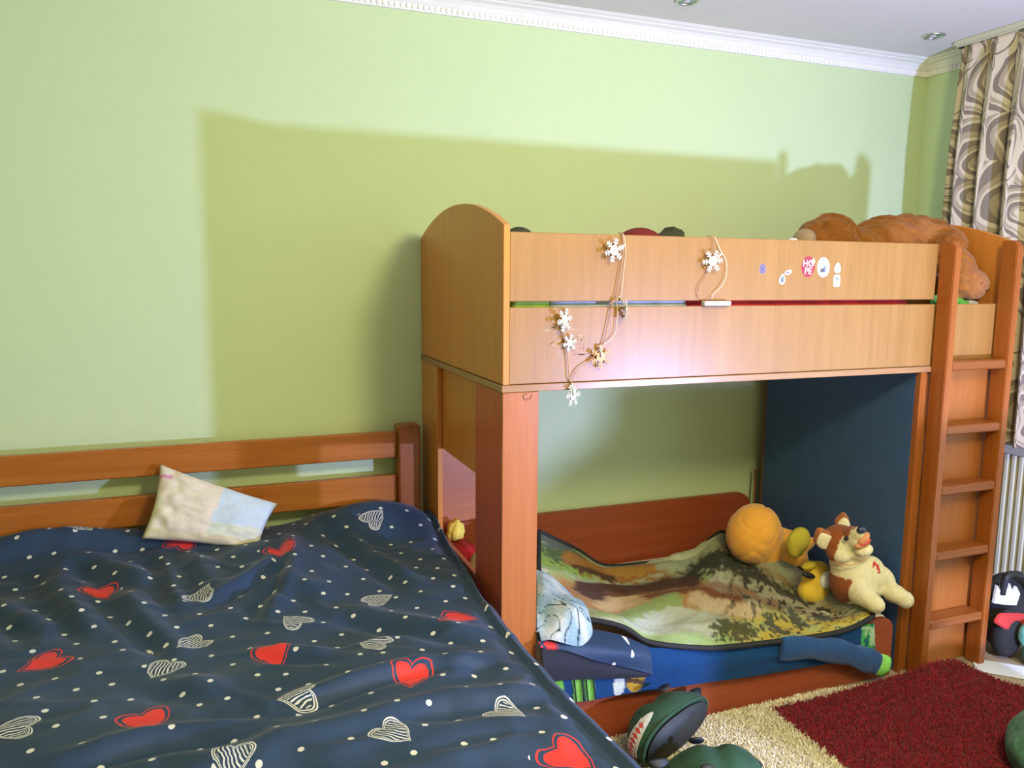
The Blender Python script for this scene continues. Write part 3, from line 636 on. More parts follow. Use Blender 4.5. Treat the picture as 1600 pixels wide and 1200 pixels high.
def patch_col(co, TL, TR, BL):
    e1 = TR-TL; e2 = BL-TL; s = (co-TL) @ e1/(e1@e1); t = (co-TL) @ e2/(e2@e2)
    c = np.tile(np.array([.76, .68, .56]), (len(co), 1))
    c[s > .56] = (.56, .68, .78); c[(s > .56) & (t > .70)] = (.66, .70, .58); c[(s > .2) & (s < .55) & (t < .12)] = (.62, .70, .78)
    c[(s < .16) & (t > .45)] = (.66, .64, .42); c[t > .86] = (.74, .66, .45); c[(t < .20) & (s > .02) & (s < .14) & (t > .15)] = (.70, .30, .50)
    return c
pillow_mesh('pillow', 'cot', [(-.968, -.125, .845), (-.585, -.210, .688), (-.66, -.285, .545), (-1.030, -.235, .618)], .10, 44, 'small white and blue patchwork pillow leaning on the bed rails', 'pillow', patch_col)

# ------------------------------------------------------------------ lower bunk bedding
lm = box('mattress', 'matt', None, .045, 1.60, -.912, -.05, .158, .225, .02); tag(lm, 'low mattress of the lower bunk, under the blankets', 'mattress')
FLEECE = [
 [(.372, -.35, .522), (.558, -.3, .41), (.717, -.25, .301), (.948, -.2, .262), (1.145, -.2, .251), (1.322, -.22, .35), (1.357, -.28, .294), (1.397, -.4, .342), (1.469, -.5, .299), (1.495, -.68, .263), (1.473, -.82, .295), (1.477, -.93, .32)],
 [(.33, -.45, .484), (.473, -.42, .392), (.638, -.4, .31), (.841, -.38, .275), (1.042, -.38, .261), (1.185, -.4, .306), (1.262, -.45, .286), (1.321, -.52, .29), (1.385, -.62, .264), (1.432, -.75, .241), (1.436, -.86, .273), (1.474, -.94, .312)],
 [(.275, -.58, .463), (.398, -.58, .386), (.543, -.58, .329), (.722, -.58, .29), (.923, -.58, .274), (1.042, -.6, .278), (1.133, -.64, .28), (1.208, -.7, .267), (1.273, -.77, .252), (1.349, -.84, .239), (1.408, -.9, .256), (1.474, -.945, .295)],
 [(.224, -.72, .442), (.347, -.74, .398), (.452, -.8, .349), (.592, -.82, .313), (.768, -.83, .301), (.882, -.84, .292), (.978, -.86, .286), (1.076, -.88, .269), (1.175, -.9, .255), (1.281, -.92, .247), (1.375, -.94, .258), (1.461, -.955, .283)],
 [(.175, -.86, .44), (.302, -.88, .405), (.428, -.93, .372), (.523, -.962, .321), (.703, -.978, .279), (.819, -.980, .266), (.925, -.980, .258), (1.035, -.980, .251), (1.147, -.980, .244), (1.263, -.980, .242), (1.357, -.980, .252), (1.44, -.975, .273)]]
def fleece():
    nu, nv = 330, 150; P = net(FLEECE, nu, nv); u, v = np.meshgrid(np.linspace(0, 1, nu), np.linspace(0, 1, nv))
    inner = np.clip(np.minimum(np.minimum(u, 1-u)*12, np.minimum(v, 1-v)*7), 0, 1)
    def strokes(pts, wd, U, V, asp=2.6):
        """distance (in widths) to a polyline on the cloth"""
        best = np.full(U.shape, 9.0)
        for (a, b_), (c_, d_) in zip(pts, pts[1:]):
            a, c_ = a*asp, c_*asp; dx, dy = c_-a, d_-b_; t = np.clip(((U*asp-a)*dx+(V-b_)*dy)/(dx*dx+dy*dy), 0, 1)
            best = np.minimum(best, np.hypot(U*asp-a-t*dx, V-b_-t*dy)/wd)
        return best
    ridge = lambda pts, wd: np.exp(-strokes(pts, wd, u, v)**2)
    fold = .007*np.sin(11*u+5*v+1.8*fbm(u*3, v*2, 1.5, 2, 2))*inner
    fold += .015*ridge([(.16, .88), (.25, .68), (.32, .56), (.40, .55)], .10)-.012*ridge([(.24, .92), (.32, .74), (.40, .68)], .08)
    fold += .010*ridge([(.10, .66), (.20, .55), (.30, .50)], .09)+.011*ridge([(.34, .50), (.45, .55), (.56, .62), (.66, .62)], .07)-.012*ridge([(.44, .68), (.56, .72)], .06)
    fold += .022*ridge([(.55, .03), (.66, .12), (.77, .12), (.90, .20), (.97, .30)], .11)-.016*ridge([(.62, .32), (.74, .33), (.86, .42)], .08)
    fold += .022*ridge([(.33, .10), (.40, .05), (.45, .02)], .10)+.016*ridge([(.16, .18), (.24, .13), (.31, .12)], .09)-.012*ridge([(.14, .34), (.25, .24), (.33, .2)], .08)
    fold += .012*ridge([(.05, .45), (.12, .42), (.20, .36)], .07)+.012*ridge([(.46, .28), (.56, .36), (.66, .40)], .06)+.010*ridge([(.70, .60), (.80, .52), (.9, .5)], .06)
    fold += .022*(.30-np.minimum(np.abs(fbm(u*4.5+v*1.2, v*2.2-u, 1.3, 21, 2)), .30))*inner
    P[..., 2] += fold+.004*fbm(u*6, v*4, 2, 7, 2)*inner
    me = grid_mesh('fleece', P)
    n1 = fbm(u*5, v*3, 2.0, 1, 3); n2 = fbm(u*13, v*7, 2.4, 5, 3); n3 = fbm(u*30, v*13, 2.2, 8, 3); n4 = fbm(u*7, v*4, 2, 12, 2); n5 = fbm(u*26, v*9, 2, 15, 2)
    c = np.tile(np.array([.46, .48, .31]), (nv, nu, 1)); wu, wv = u+.012*n2, v+.035*n4+.02*n3
    sm = lambda x, a, b_: np.clip((x-a)/(b_-a), 0, 1)
    def mixc(m_, k):
        nonlocal c
        m_ = np.clip(m_, 0, 1)[..., None]; c = c*(1-m_)+np.array(k)*m_
    def st(pts, wd, k, soft=.35, amt=1.0, hair=0.0):
        d = strokes(pts, wd, wu, wv)+hair*n3; mixc(amt*sm(1-d, -soft/2, soft/2), k)
    mixc((n1-.1)*1.6, (.36, .42, .17)); mixc((-n1-.15)*2, (.56, .56, .42))
    right = sm(u+.04*n1, .44, .52); front = sm(v+.06*n4, .60, .70)
    mixc(right*(1-front), (.40, .38, .22)); mixc(right*(1-front)*sm(n1, .0, .4), (.30, .22, .10)); mixc(right*front, (.58, .44, .07)); mixc(right*front*sm(n4, .05, .4), (.46, .48, .17))
    # pale plain, left; green hill and bush at the far left
    st([(.02, .60), (.10, .52), (.19, .34)], .13, (.58, .59, .45), amt=.95); st([(.02, .30), (.08, .25), (.11, .22)], .16, (.24, .36, .05), .6, hair=.3); st([(.05, .20), (.11, .17)], .10, (.06, .09, .03), .5, .9, .8); st([(.0, .05), (.06, .06)], .08, (.10, .12, .09), .4)
    st([(.06, .47), (.09, .44)], .07, (.30, .40, .10), .5, .8, .6)
    # amber bank along the back
    st([(.10, .20), (.175, .19), (.25, .14), (.32, .13)], .085, (.34, .15, .03), .5, 1, .5); st([(.11, .25), (.20, .22)], .03, (.06, .03, .015), .5, .9, .5); st([(.20, .14), (.28, .12)], .04, (.50, .26, .05), .5, .8, .6)
    st([(.33, .10), (.40, .05), (.45, .02)], .10, (.42, .47, .30), .3); st([(.34, .34), (.39, .31)], .10, (.40, .50, .22), .4)
    # animal: dark back, tan flanks, pale belly
    st([(.10, .62), (.20, .55), (.30, .50), (.36, .50)], .17, (.46, .23, .07), .4); st([(.17, .63), (.25, .52), (.32, .50)], .07, (.62, .44, .20), .6, .9)
    st([(.14, .52), (.20, .41), (.26, .36), (.32, .32), (.36, .33)], .105, (.085, .030, .012), .4, 1, .15); st([(.19, .48), (.26, .43)], .04, (.17, .065, .02), .5, .8)
    st([(.28, .50), (.37, .50), (.44, .57), (.53, .64)], .055, (.23, .075, .022), .6, 1, .25); st([(.37, .58), (.46, .66), (.58, .66)], .05, (.66, .50, .28), .6, .95); st([(.44, .46), (.56, .54), (.66, .56)], .045, (.34, .17, .08), .6, .8, .3)
    # pale and green foreground
    st([(.23, .80), (.32, .72), (.41, .78)], .09, (.56, .60, .46), .3); st([(.15, .86), (.25, .66), (.32, .58)], .055, (.34, .46, .15), .5, .95, .4); st([(.20, .96), (.32, .94), (.45, .96)], .075, (.36, .50, .16), .6, .9, .5); st([(.12, 1.0), (.20, .97)], .07, (.60, .62, .44), .6, .9, .4)
    # black hairy marks over the right half
    st([(.39, .22), (.45, .24), (.52, .28), (.58, .33)], .085, (.030, .036, .024), .7, .95, .9); st([(.50, .14), (.58, .26), (.66, .36), (.74, .36)], .06, (.04, .045, .03), .8, .9, 1.3)
    st([(.44, .84), (.53, .86)], .075, (.05, .055, .02), .6, .9, 1.2); st([(.62, .74), (.66, .86)], .055, (.05, .06, .05), .6, .9, 1.2); st([(.70, .62), (.74, .78)], .05, (.05, .06, .05), .6, .9, 1.2); st([(.80, .60), (.85, .68)], .05, (.06, .07, .05), .6, .9, 1.3)
    mixc(sm(n5, .10, .22)*right*(1-front)*sm(v, .22, .34), (.06, .05, .03)); mixc(sm(n5, .25, .34)*right*front, (.10, .09, .04))
    # grey rolled rim
    st([(.52, .0), (.60, .04), (.70, .05), (.80, .07), (.90, .16), (1.0, .22)], .16, (.36, .40, .28), .4, .95); st([(.90, .20), (1.0, .40)], .14, (.26, .28, .20), .5, .9, .4); st([(.93, .18), (.98, .30)], .06, (.06, .07, .05), .6, .8, 1.0)
    c = np.clip(c, 0, 1).reshape(-1, 3)*.86
    a = me.color_attributes.new('col', 'FLOAT_COLOR', 'POINT'); a.data.foreach_set('color', np.concatenate([c, np.ones((len(c), 1))], 1).ravel())
    o = link('fleece_blanket', me, 'fab', smooth=True); thicken(o, .007, 1); tag(o, 'fleece blanket with brown animal and meadow print lying rumpled on the lower bunk', 'blanket')
    b_ = [P[0, i] for i in range(0, nu, 4)]+[P[j, -1] for j in range(0, nv, 3)]+[P[-1, i] for i in range(nu-1, -1, -3)]+[P[j, 0] for j in range(nv-1, -1, -3)]
    bm = bmesh.new(); tube(bm, b_, .0095, 6, closed=True); k = fin('binding', bm, 'bind', o); k['label'] = 'black edge binding'
    rp = smoothpts([(.90, -.205, .268), (1.02, -.21, .272), (1.14, -.215, .285), (1.25, -.22, .312), (1.335, -.225, .345)], 8); m_ = len(rp)
    bm = bmesh.new(); tube(bm, rp, [.006+.036*(i_/(m_-1))**.8*(1 if i_ < m_-2 else .8) for i_ in range(m_)], 16); bmesh.ops.translate(bm, verts=bm.verts, vec=(0, 0, -.012))
    for v_ in bm.verts: v_.co += Vector((0, 1, 1))*.006*noise.noise(v_.co*18)
    k = fin('rolled_edge', bm, 'palefleece', o, True); k['label'] = 'pale green rolled back edge'
fleece()
BLUE = [
 [(.118, -.955, .395), (.245, -.955, .353), (.381, -.955, .33), (.523, -.955, .305), (.723, -.955, .267), (.934, -.955, .245), (1.157, -.955, .231), (1.332, -.955, .241), (1.464, -.95, .238)],
 [(.132, -.958, .293), (.252, -.960, .282), (.377, -.960, .27), (.54, -.965, .254), (.728, -.962, .221), (.938, -.965, .206), (1.154, -.960, .189), (1.342, -.958, .18), (1.472, -.952, .169)],
 [(.173, -.950, .184), (.27, -.955, .171), (.392, -.953, .166), (.559, -.953, .156), (.748, -.953, .145), (.96, -.953, .131), (1.171, -.953, .122), (1.366, -.950, .11), (1.489, -.950, .085)]]
def bluebl():
    nu, nv = 200, 40; P = net(BLUE, nu, nv); u, v = np.meshgrid(np.linspace(0, 1, nu), np.linspace(0, 1, nv))
    P[..., 1] -= .007+.004*fbm(u*3+v*1.5, v*1.2, 2.0, 3, 1); 
    X = P[..., 0].ravel(); Z = P[..., 2].ravel(); c = np.tile(np.array([.005, .050, .155]), (len(X), 1)); vv = v.ravel()
    st = (X+.12*(Z-.17)); low = Z < .275
    c[(st < .205) & low] = (.16, .48, .05)
    for a in (.236, .276): c[(st > a) & (st < a+.034) & low] = (.20, .52, .08)
    c[(((X-.395)/.022)**2+((Z-.200-.1*(X-.395))/.036)**2 < 1)] = (.62, .66, .56)
    k = (((X-.455)/.034)**2+((Z-.215)/.05)**2 < 1); c[k] = (.50, .30, .03); c[k & (np.abs(Z-.205+.3*(X-.455)) < .008)] = (.10, .05, .02); c[k & (Z > .235)] = (.06, .035, .02)
    n = fbm(X*34, Z*34, 1, 4, 2); k = (X > 1.400); c[k] = (.08, .40, .09); c[k & (n > .12)] = (.42, .56, .34); c[k & (n < -.25)] = (.01, .12, .12)
    me = grid_mesh('b', P); a = me.color_attributes.new('col', 'FLOAT_COLOR', 'POINT'); a.data.foreach_set('color', np.concatenate([c, np.ones((len(c), 1))], 1).ravel())
    o = link('blue_blanket', me, 'fab', smooth=True); thicken(o, .006, -1); tag(o, 'royal blue fleece with green trim hanging over the lower bunk front board', 'blanket')
    bm = bmesh.new()
    for xx in (.240, .266, .280, .306):
        for i in range(14):
            z = .176+i*.0072; bx(bm, xx-.12*(z-.17)-.0012, xx-.12*(z-.17)+.0012, -.981, -.972, z, z+.004, 0)
    q = fin('stitching', bm, 'navyc', o); q['kind'] = 'stuff'
bluebl()
trs = thing('pyjama_trousers', 'royal blue pyjama leg with lime green cuff hanging over the lower bunk edge', 'trousers', (1.45, -.98, .1))
path = smoothpts([(1.02, -.985, .225), (1.14, -.985, .208), (1.25, -.984, .180), (1.35, -.983, .142), (1.432, -.983, .106), (1.468, -.983, .090)], 6); n = len(path)
bm = bmesh.new()
def flat_tube(bm, pts, hw, th, seg=18):
    rings = []
    for i, p in enumerate(pts):
        p = Vector(p); t = Vector(pts[min(i+1, len(pts)-1)])-Vector(pts[max(i-1, 0)]); t.normalize(); s = Vector((0, -1, 0)); q = t.cross(s).normalized()
        k = hw[0]+(hw[1]-hw[0])*i/(len(pts)-1); k2 = .35+.65*min(1, i/5)
        rings.append([bm.verts.new(p+q*math.cos(a)*k+s*math.sin(a)*th*k2+q*.004*math.sin(3*a+i*.6)) for a in np.arange(seg)*2*math.pi/seg])
    for A, B in zip(rings, rings[1:]):
        for k in range(seg): f = bm.faces.new((A[k], A[(k+1) % seg], B[(k+1) % seg], B[k])); f.smooth = True
    bm.faces.new(rings[0][::-1]); bm.faces.new(rings[-1])
flat_tube(bm, path, (.042, .044), .020); bmesh.ops.recalc_face_normals(bm, faces=bm.faces); fin('leg', bm, 'bluej', trs)
bm = bmesh.new(); flat_tube(bm, [(1.462, -.983, .092), (1.475, -.983, .086), (1.490, -.983, .080), (1.506, -.983, .074), (1.515, -.983, .070)], (.040, .036), .023); bmesh.ops.recalc_face_normals(bm, faces=bm.faces); fin('cuff', bm, 'lime', trs)
NAVY = [
 [(.149, -.86, .379), (.234, -.88, .381), (.328, -.9, .37), (.417, -.93, .351), (.507, -.96, .31)],
 [(.111, -.96, .394), (.198, -.98, .384), (.29, -.99, .365), (.39, -.995, .329), (.5, -.99, .286)],
 [(.101, -.985, .387), (.186, -.998, .373), (.283, -1.003, .325), (.389, -1.0, .278), (.501, -.995, .233)]]
def navyp():
    nu, nv = 90, 44; P = net(NAVY, nu, nv); u, v = np.meshgrid(np.linspace(0, 1, nu), np.linspace(0, 1, nv)); P[..., 1] -= .004*np.sin(u*9+v*4); P[..., 0] = np.maximum(P[..., 0], .118)
    me = grid_mesh('n', P); uv = np.stack([P[..., 0], P[..., 2]*1.0-P[..., 1]*.6], -1).reshape(-1, 2)
    heart_attrs(me, uv, [(.145, .985, .042, 1, .2), (2, 2, .05, 0, 0)], 5, .082)
    o = link('pillowcase', me, 'hearts', smooth=True); thicken(o, .010, 1)
    tag(o, 'dotted navy pillowcase with a red heart, hanging over the lower bunk edge', 'pillowcase')
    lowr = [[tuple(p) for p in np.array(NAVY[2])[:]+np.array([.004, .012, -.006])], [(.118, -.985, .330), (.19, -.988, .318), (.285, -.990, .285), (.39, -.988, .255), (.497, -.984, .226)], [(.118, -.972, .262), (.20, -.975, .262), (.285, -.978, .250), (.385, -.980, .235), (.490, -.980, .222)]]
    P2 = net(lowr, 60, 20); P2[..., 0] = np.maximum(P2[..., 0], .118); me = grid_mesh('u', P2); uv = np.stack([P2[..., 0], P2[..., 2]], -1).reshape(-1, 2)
    q = link('underside', me, 'navyc', o, smooth=True); q['label'] = 'dark underside of the pillowcase'; thicken(q, .004, -1)
navyp()
LB = [[(.249, -.62, .47), (.294, -.64, .44), (.338, -.68, .41), (.369, -.72, .386)], [(.182, -.78, .461), (.235, -.8, .462), (.279, -.83, .458), (.325, -.86, .424)], [(.14, -.88, .443), (.191, -.92, .462), (.237, -.94, .452), (.300, -.95, .404)], [(.119, -.94, .415), (.169, -.975, .405), (.224, -.985, .395), (.285, -.985, .39)], [(.120, -.965, .385), (.169, -.99, .378), (.224, -.995, .372), (.270, -.99, .372)]]
P = net(LB, 50, 70); u, v = np.meshgrid(np.linspace(0, 1, 50), np.linspace(0, 1, 70)); P[..., 2] += .012+.010*np.sin(u*5+v*7)*np.clip(np.minimum(u, 1-u)*6, 0, 1); P[..., 0] = np.maximum(P[..., 0], .120)
me = grid_mesh('lb', P)
def lbc(co):
    n = fbm(co[:, 0]*16, co[:, 1]*10, 1, 2, 3)[:, None]; c = np.array([.36, .48, .52])+np.clip(n*1.4, -.3, 1)*np.array([.26, .18, .10]); k = (np.abs(fbm(co[:, 0]*22, co[:, 1]*16, 1, 9, 1)) < .03) & (co[:, 1] < -.8); c[k] = (.03, .06, .08); return np.clip(c, .02, .8)
paint(me, lbc); o = link('cot_blanket', me, 'fab', smooth=True); thicken(o, .012, 1); tag(o, 'pale blue and cream fleece folded over beside the front post of the lower bunk', 'blanket')

# ------------------------------------------------------------------ plush toys on the lower bunk
orp = thing('plush_toy', 'orange plush toy with a big round head lying face down in the blue corner', 'plush toy', (1.45, -.42, .24))
blob('body', 'orange', orp, [((1.335, -.42, .425), (.118, .11, .130), (0, .35, 0)), ((1.395, -.43, .37), (.10, .09, .10)), ((1.475, -.46, .375), (.070, .06, .065)), ((1.49, -.47, .305), (.085, .07, .07)), ((1.545, -.485, .375), (.062, .034, .034), (0, -.25, 0)), ((1.455, -.44, .41), (.035, .04, .04)), ((1.54, -.48, .27), (.05, .05, .045))], .009, 4, lambda p: -.006*max(0, .12-abs(noise.noise(p*11)))/.12)
yp = thing('plush_toy', 'yellow plush toy with a round white eye, half hidden behind the brown and cream dog', 'plush toy', (1.45, -.72, .22))
blob('head', 'yellow', yp, [((1.43, -.70, .315), (.066, .05, .075)), ((1.415, -.70, .27), (.07, .05, .055))], .008, 4)
blob('ear', 'olive', yp, [((1.395, -.62, .450), (.050, .035, .062), (0, .55, 0)), ((1.385, -.62, .425), (.04, .03, .045))], .008, 5)
bm = bmesh.new(); ell(bm, (1.430, -.748, .330), (.030, .014, .034)); fin('eye_white', bm, 'white', yp)
bm = bmesh.new(); ell(bm, (1.443, -.760, .345), (.009, .006, .014)); fin('pupil', bm, 'eye', yp)
bm = bmesh.new(); ell(bm, (1.352, -.735, .355), (.034, .014, .012), (0, .35, 0)); fin('eyebrow', bm, 'black', yp)
bm = bmesh.new(); ell(bm, (1.372, -.715, .385), (.034, .02, .016), (0, -.2, 0)); fin('tuft', bm, 'olive', yp)

dog = thing('plush_dog', 'rust brown and cream plush husky dog sitting against the blue board', 'plush toy', (1.48, -.87, .29))
def dog_col(co):
    cr = np.array([.76, .67, .40]); ru = np.array([.30, .080, .020]); n = fbm(co[:, 0]*60, co[:, 2]*60, 1, 3, 2)*.010
    c = np.tile(cr, (len(co), 1)); x, y, z = co[:, 0]+n, co[:, 1], co[:, 2]+n
    head = z > .452
    crown = head & (z > .548+.25*(x-1.40)) & (y > -.905)            # brown cap rising to the nose
    back = head & (x < 1.372+.18*(z-.48)) & (y > -.870)
    stripe = head & (np.abs(x-1.378-.45*(z-.55)) < .020) & (z > .535) & (y > -.90)
    rear = y > -.79
    body = ~head & (((x < 1.424) & (z < .385) & (y > -.90)) | rear)
    face = head & (z < .552) & (x > 1.352+.3*(z-.5)) & (y < -.865)
    c[((crown | back | (head & rear) | stripe) & ~face) | body] = ru
    c[head & crown & (y < -.888) & (z < .59)] = cr
    sp = (((x-1.512)/.013)**2+((z-.428)/.018)**2 < 1) & (y < -.86) & ~(((x-1.503)/.007)**2+((z-.420)/.013)**2 < 1); c[sp] = (.50, .02, .02)
    return c
balls = [((1.470, -.84, .365), (.090, .080, .105)), ((1.495, -.84, .335), (.098, .085, .075)), ((1.455, -.83, .425), (.074, .066, .055)), ((1.520, -.87, .385), (.06, .055, .075)),
    ((1.418, -.82, .512), (.074, .070, .064)), ((1.388, -.845, .478), (.045, .045, .038)), ((1.448, -.865, .486), (.045, .045, .036)),
    ((1.418, -.880, .548), (.036, .045, .040), (.35, 0, 0)), ((1.412, -.905, .572), (.026, .026, .026)), ((1.452, -.885, .480), (.034, .032, .026)),
    ((1.575, -.890, .365), (.034, .045, .058), (0, -.35, 0)), ((1.578, -.940, .328), (.042, .050, .034), (0, -.1, 0)), ((1.590, -.975, .318), (.033, .034, .033)),
    ((1.435, -.90, .340), (.040, .06, .045)), ((1.448, -.945, .325), (.037, .045, .034)), ((1.452, -.972, .318), (.034, .034, .032))]
blob('body', 'dogfur', dog, balls, .0065, 3, lambda p: .0012*noise.noise(p*140)+.0010*noise.noise(p*60), dog_col)
def earm(cx, cz, inner, tilt, y, k=1.0):
    bm = bmesh.new(); R = ell(bm, (0, 0, 0), (.036*k, .014, .046*k), seg=16, ring=12)
    for v in R: v.co.x *= 1-.55*max(0, v.co.z)/.046; v.co.y += .12*abs(v.co.x)
    bm.transform(Matrix.Translation((cx, y, cz)) @ Matrix.Rotation(tilt, 4, 'Y') @ Matrix.Rotation(-.45, 4, 'Z'))
    e = fin('ear', bm, 'rust', dog, True)
    bm = bmesh.new(); R = ell(bm, (0, 0, -.008*k), (.031*k, .008, .038*k), seg=16, ring=12)
    for v in R: v.co.x *= 1-.55*max(0, v.co.z)/.04
    bm.transform(Matrix.Translation((cx-.005, y-.013, cz-.004)) @ Matrix.Rotation(tilt, 4, 'Y') @ Matrix.Rotation(-.45, 4, 'Z')); q = fin('ear_lining', bm, inner, e, True); q['label'] = 'cream ear lining'
earm(1.338, .535, 'cream_plush', -.55, -.81); earm(1.470, .570, 'cream_plush', .10, -.77, .8)
bm = bmesh.new(); ell(bm, (1.407, -.928, .594), (.021, .014, .015), (0, -.15, 0)); fin('nose', bm, 'navyplastic', dog)
for x, y, z in ((1.372, -.893, .553), (1.442, -.895, .580)):
    bm = bmesh.new(); ell(bm, (x, y, z), (.010, .008, .0085)); fin('eye', bm, 'eye', dog)
bm = bmesh.new(); ell(bm, (1.424, -.924, .556), (.030, .014, .017), (0, -.75, 0)); fin('upper_lip', bm, 'muzzle', dog, True)
bm = bmesh.new(); ell(bm, (1.424, -.918, .531), (.034, .014, .013), (0, -.10, 0)); fin('lower_lip', bm, 'muzzle', dog, True)
bm = bmesh.new(); ell(bm, (1.428, -.927, .543), (.026, .014, .008), (0, -.35, 0)); fin('tongue', bm, 'tongue', dog, True)
bm = bmesh.new(); ell(bm, (1.443, -.908, .506), (.036, .030, .022), (0, -.2, 0)); fin('chin', bm, 'cream_plush', dog, True)
bm = bmesh.new(); tube(bm, smoothpts([(1.345, -.872, .455), (1.385, -.902, .452), (1.43, -.915, .462), (1.475, -.910, .478)], 5), .0018, 5); fin('neck_seam', bm, 'muzzle', dog)
for cx, cy, cz in ((1.452, -1.001, .318), (1.592, -1.004, .320)):
    for dx in (-.012, 0, .012):
        bm = bmesh.new(); tube(bm, smoothpts([(cx+dx, cy+abs(dx)*.4, cz+.012), (cx+dx, cy-.005+abs(dx)*.4, cz), (cx+dx, cy, cz-.014)], 3), .0013, 4); fin('toe_stitch', bm, 'muzzle', dog)

rod = bmesh.new(); tube(rod, [(1.618, -.055, .595), (1.604, -.075, .45), (1.59, -.095, .23)], .0055, 8); tag(fin('stick', rod, M['edge'], None), 'thin dark stick leaning in the corner behind the orange plush', 'stick')

# toys seen through the open end of the lower bunk
rt_ = thing('plush_toy', 'crimson and yellow soft toy seen through the open end of the lower bunk', 'plush toy', (.13, -.17, .22))
bm = bmesh.new(); prism(bm, [(.075, .235), (.075, .425), (.10, .447), (.15, .447), (.175, .42), (.18, .235)], 'y', -.30, -.09); bmesh.ops.bevel(bm, geom=list(bm.edges), offset=.015, segments=3, affect='EDGES'); fin('body', bm, 'crimson', rt_, True)
bm = bmesh.new(); prism(bm, [(.085, .425), (.075, .470), (.100, .520), (.140, .515), (.150, .455), (.130, .425)], 'y', -.125, -.055); bmesh.ops.bevel(bm, geom=list(bm.edges), offset=.014, segments=3, affect='EDGES'); fin('foot', bm, 'lemon', rt_, True)
pebble('plush_toy', 'beige', 'pale beige furry toy beside the crimson one at the open end of the lower bunk', 'plush toy', [((.13, -.44, .38), (.075, .11, .14)), ((.13, -.45, .30), (.08, .12, .08))])

# ------------------------------------------------------------------ rug
rug = thing('rug', 'cream shag rug with a large dark red square, in front of the bunk bed', 'rug', (.95, -1.6, 0))
def rz(x, y):
    return .016+.060*np.exp(-((x-1.66)/.22)**2-((y+1.04)/.07)**2)+.02*np.exp(-((x-1.9)/.2)**2-((y+1.1)/.12)**2)
RX0, RY0 = .03, -2.35
def inside(x, y): return (x > RX0) & (y > RY0) & (y < -.965-.075*np.clip((x-1.25)/.3, 0, 1)+0*x) & (x < 1.80+.75*(-1.04-y)) & (x < 2.25)
gx, gy = np.meshgrid(np.arange(RX0, 2.26, .02), np.arange(RY0, -.95, .02)); P = np.stack([gx, gy, rz(gx, gy)], -1)
P[..., 1] = np.minimum(P[..., 1], -.968-.075*np.clip((P[..., 0]-1.25)/.3, 0, 1)); P[..., 0] = np.minimum(P[..., 0], 1.80+.75*(-1.04-P[..., 1]))
def rug_col(x, y, n): 
    red = (x > .975+.006*n) & (y < -1.0-.02*np.clip((x-1.0)/.3, 0, 1)*0+.006*n); c = np.where(red[:, None], np.array([.25, .0095, .017]), np.array([.82, .74, .50])); return c
me = grid_mesh('rug', P); paint(me, lambda co: rug_col(co[:, 0], co[:, 1], np.zeros(len(co)))*.8); o = link('backing', me, 'pile', rug); thicken(o, .012, -1)
N = 150000
tx = rng.uniform(RX0, 2.25, N); ty = -.96-(rng.random(N)**1.15)*.95; k = inside(tx, ty); tx, ty = tx[k], ty[k]; N = len(tx)
tz = rz(tx, ty); ang = rng.uniform(0, 2*math.pi, N); ln = rng.uniform(.009, .015, N); la = rng.uniform(0, 2*math.pi, N); lean = rng.uniform(.2, 1.0, N)*ln; wd = rng.uniform(.0016, .0030, N)
dx, dy = np.cos(ang)*wd, np.sin(ang)*wd; ex, ey = np.cos(la)*lean, np.sin(la)*lean; hz = np.sqrt(np.maximum(ln**2-lean**2, (.4*ln)**2))
V = np.stack([np.stack([tx-dx, ty-dy, tz], -1), np.stack([tx+dx, ty+dy, tz], -1), np.stack([tx+dx*.5+ex, ty+dy*.5+ey, tz+hz], -1), np.stack([tx-dx*.5+ex, ty-dy*.5+ey, tz+hz], -1)], 1).reshape(-1, 3)
V[:, 1] = np.minimum(V[:, 1], -.958)
me = bpy.data.meshes.new('pile'); me.vertices.add(len(V)); me.vertices.foreach_set('co', V.ravel()); me.loops.add(N*4); me.loops.foreach_set('vertex_index', np.arange(N*4)); me.polygons.add(N); me.polygons.foreach_set('loop_start', np.arange(N)*4); me.update(calc_edges=True)
cc = rug_col(tx, ty, rng.normal(size=N))*rng.uniform(.9, 1.1, N)[:, None]; sp = rng.random(N) < .008; cc[sp & (tx < .97)] = (.2, .15, .08)
a = me.color_attributes.new('col', 'FLOAT_COLOR', 'POINT'); a.data.foreach_set('color', np.concatenate([np.repeat(cc, 4, 0), np.ones((N*4, 1))], 1).ravel())
pl = link('pile', me, 'pile', rug); pl['kind'] = 'stuff'

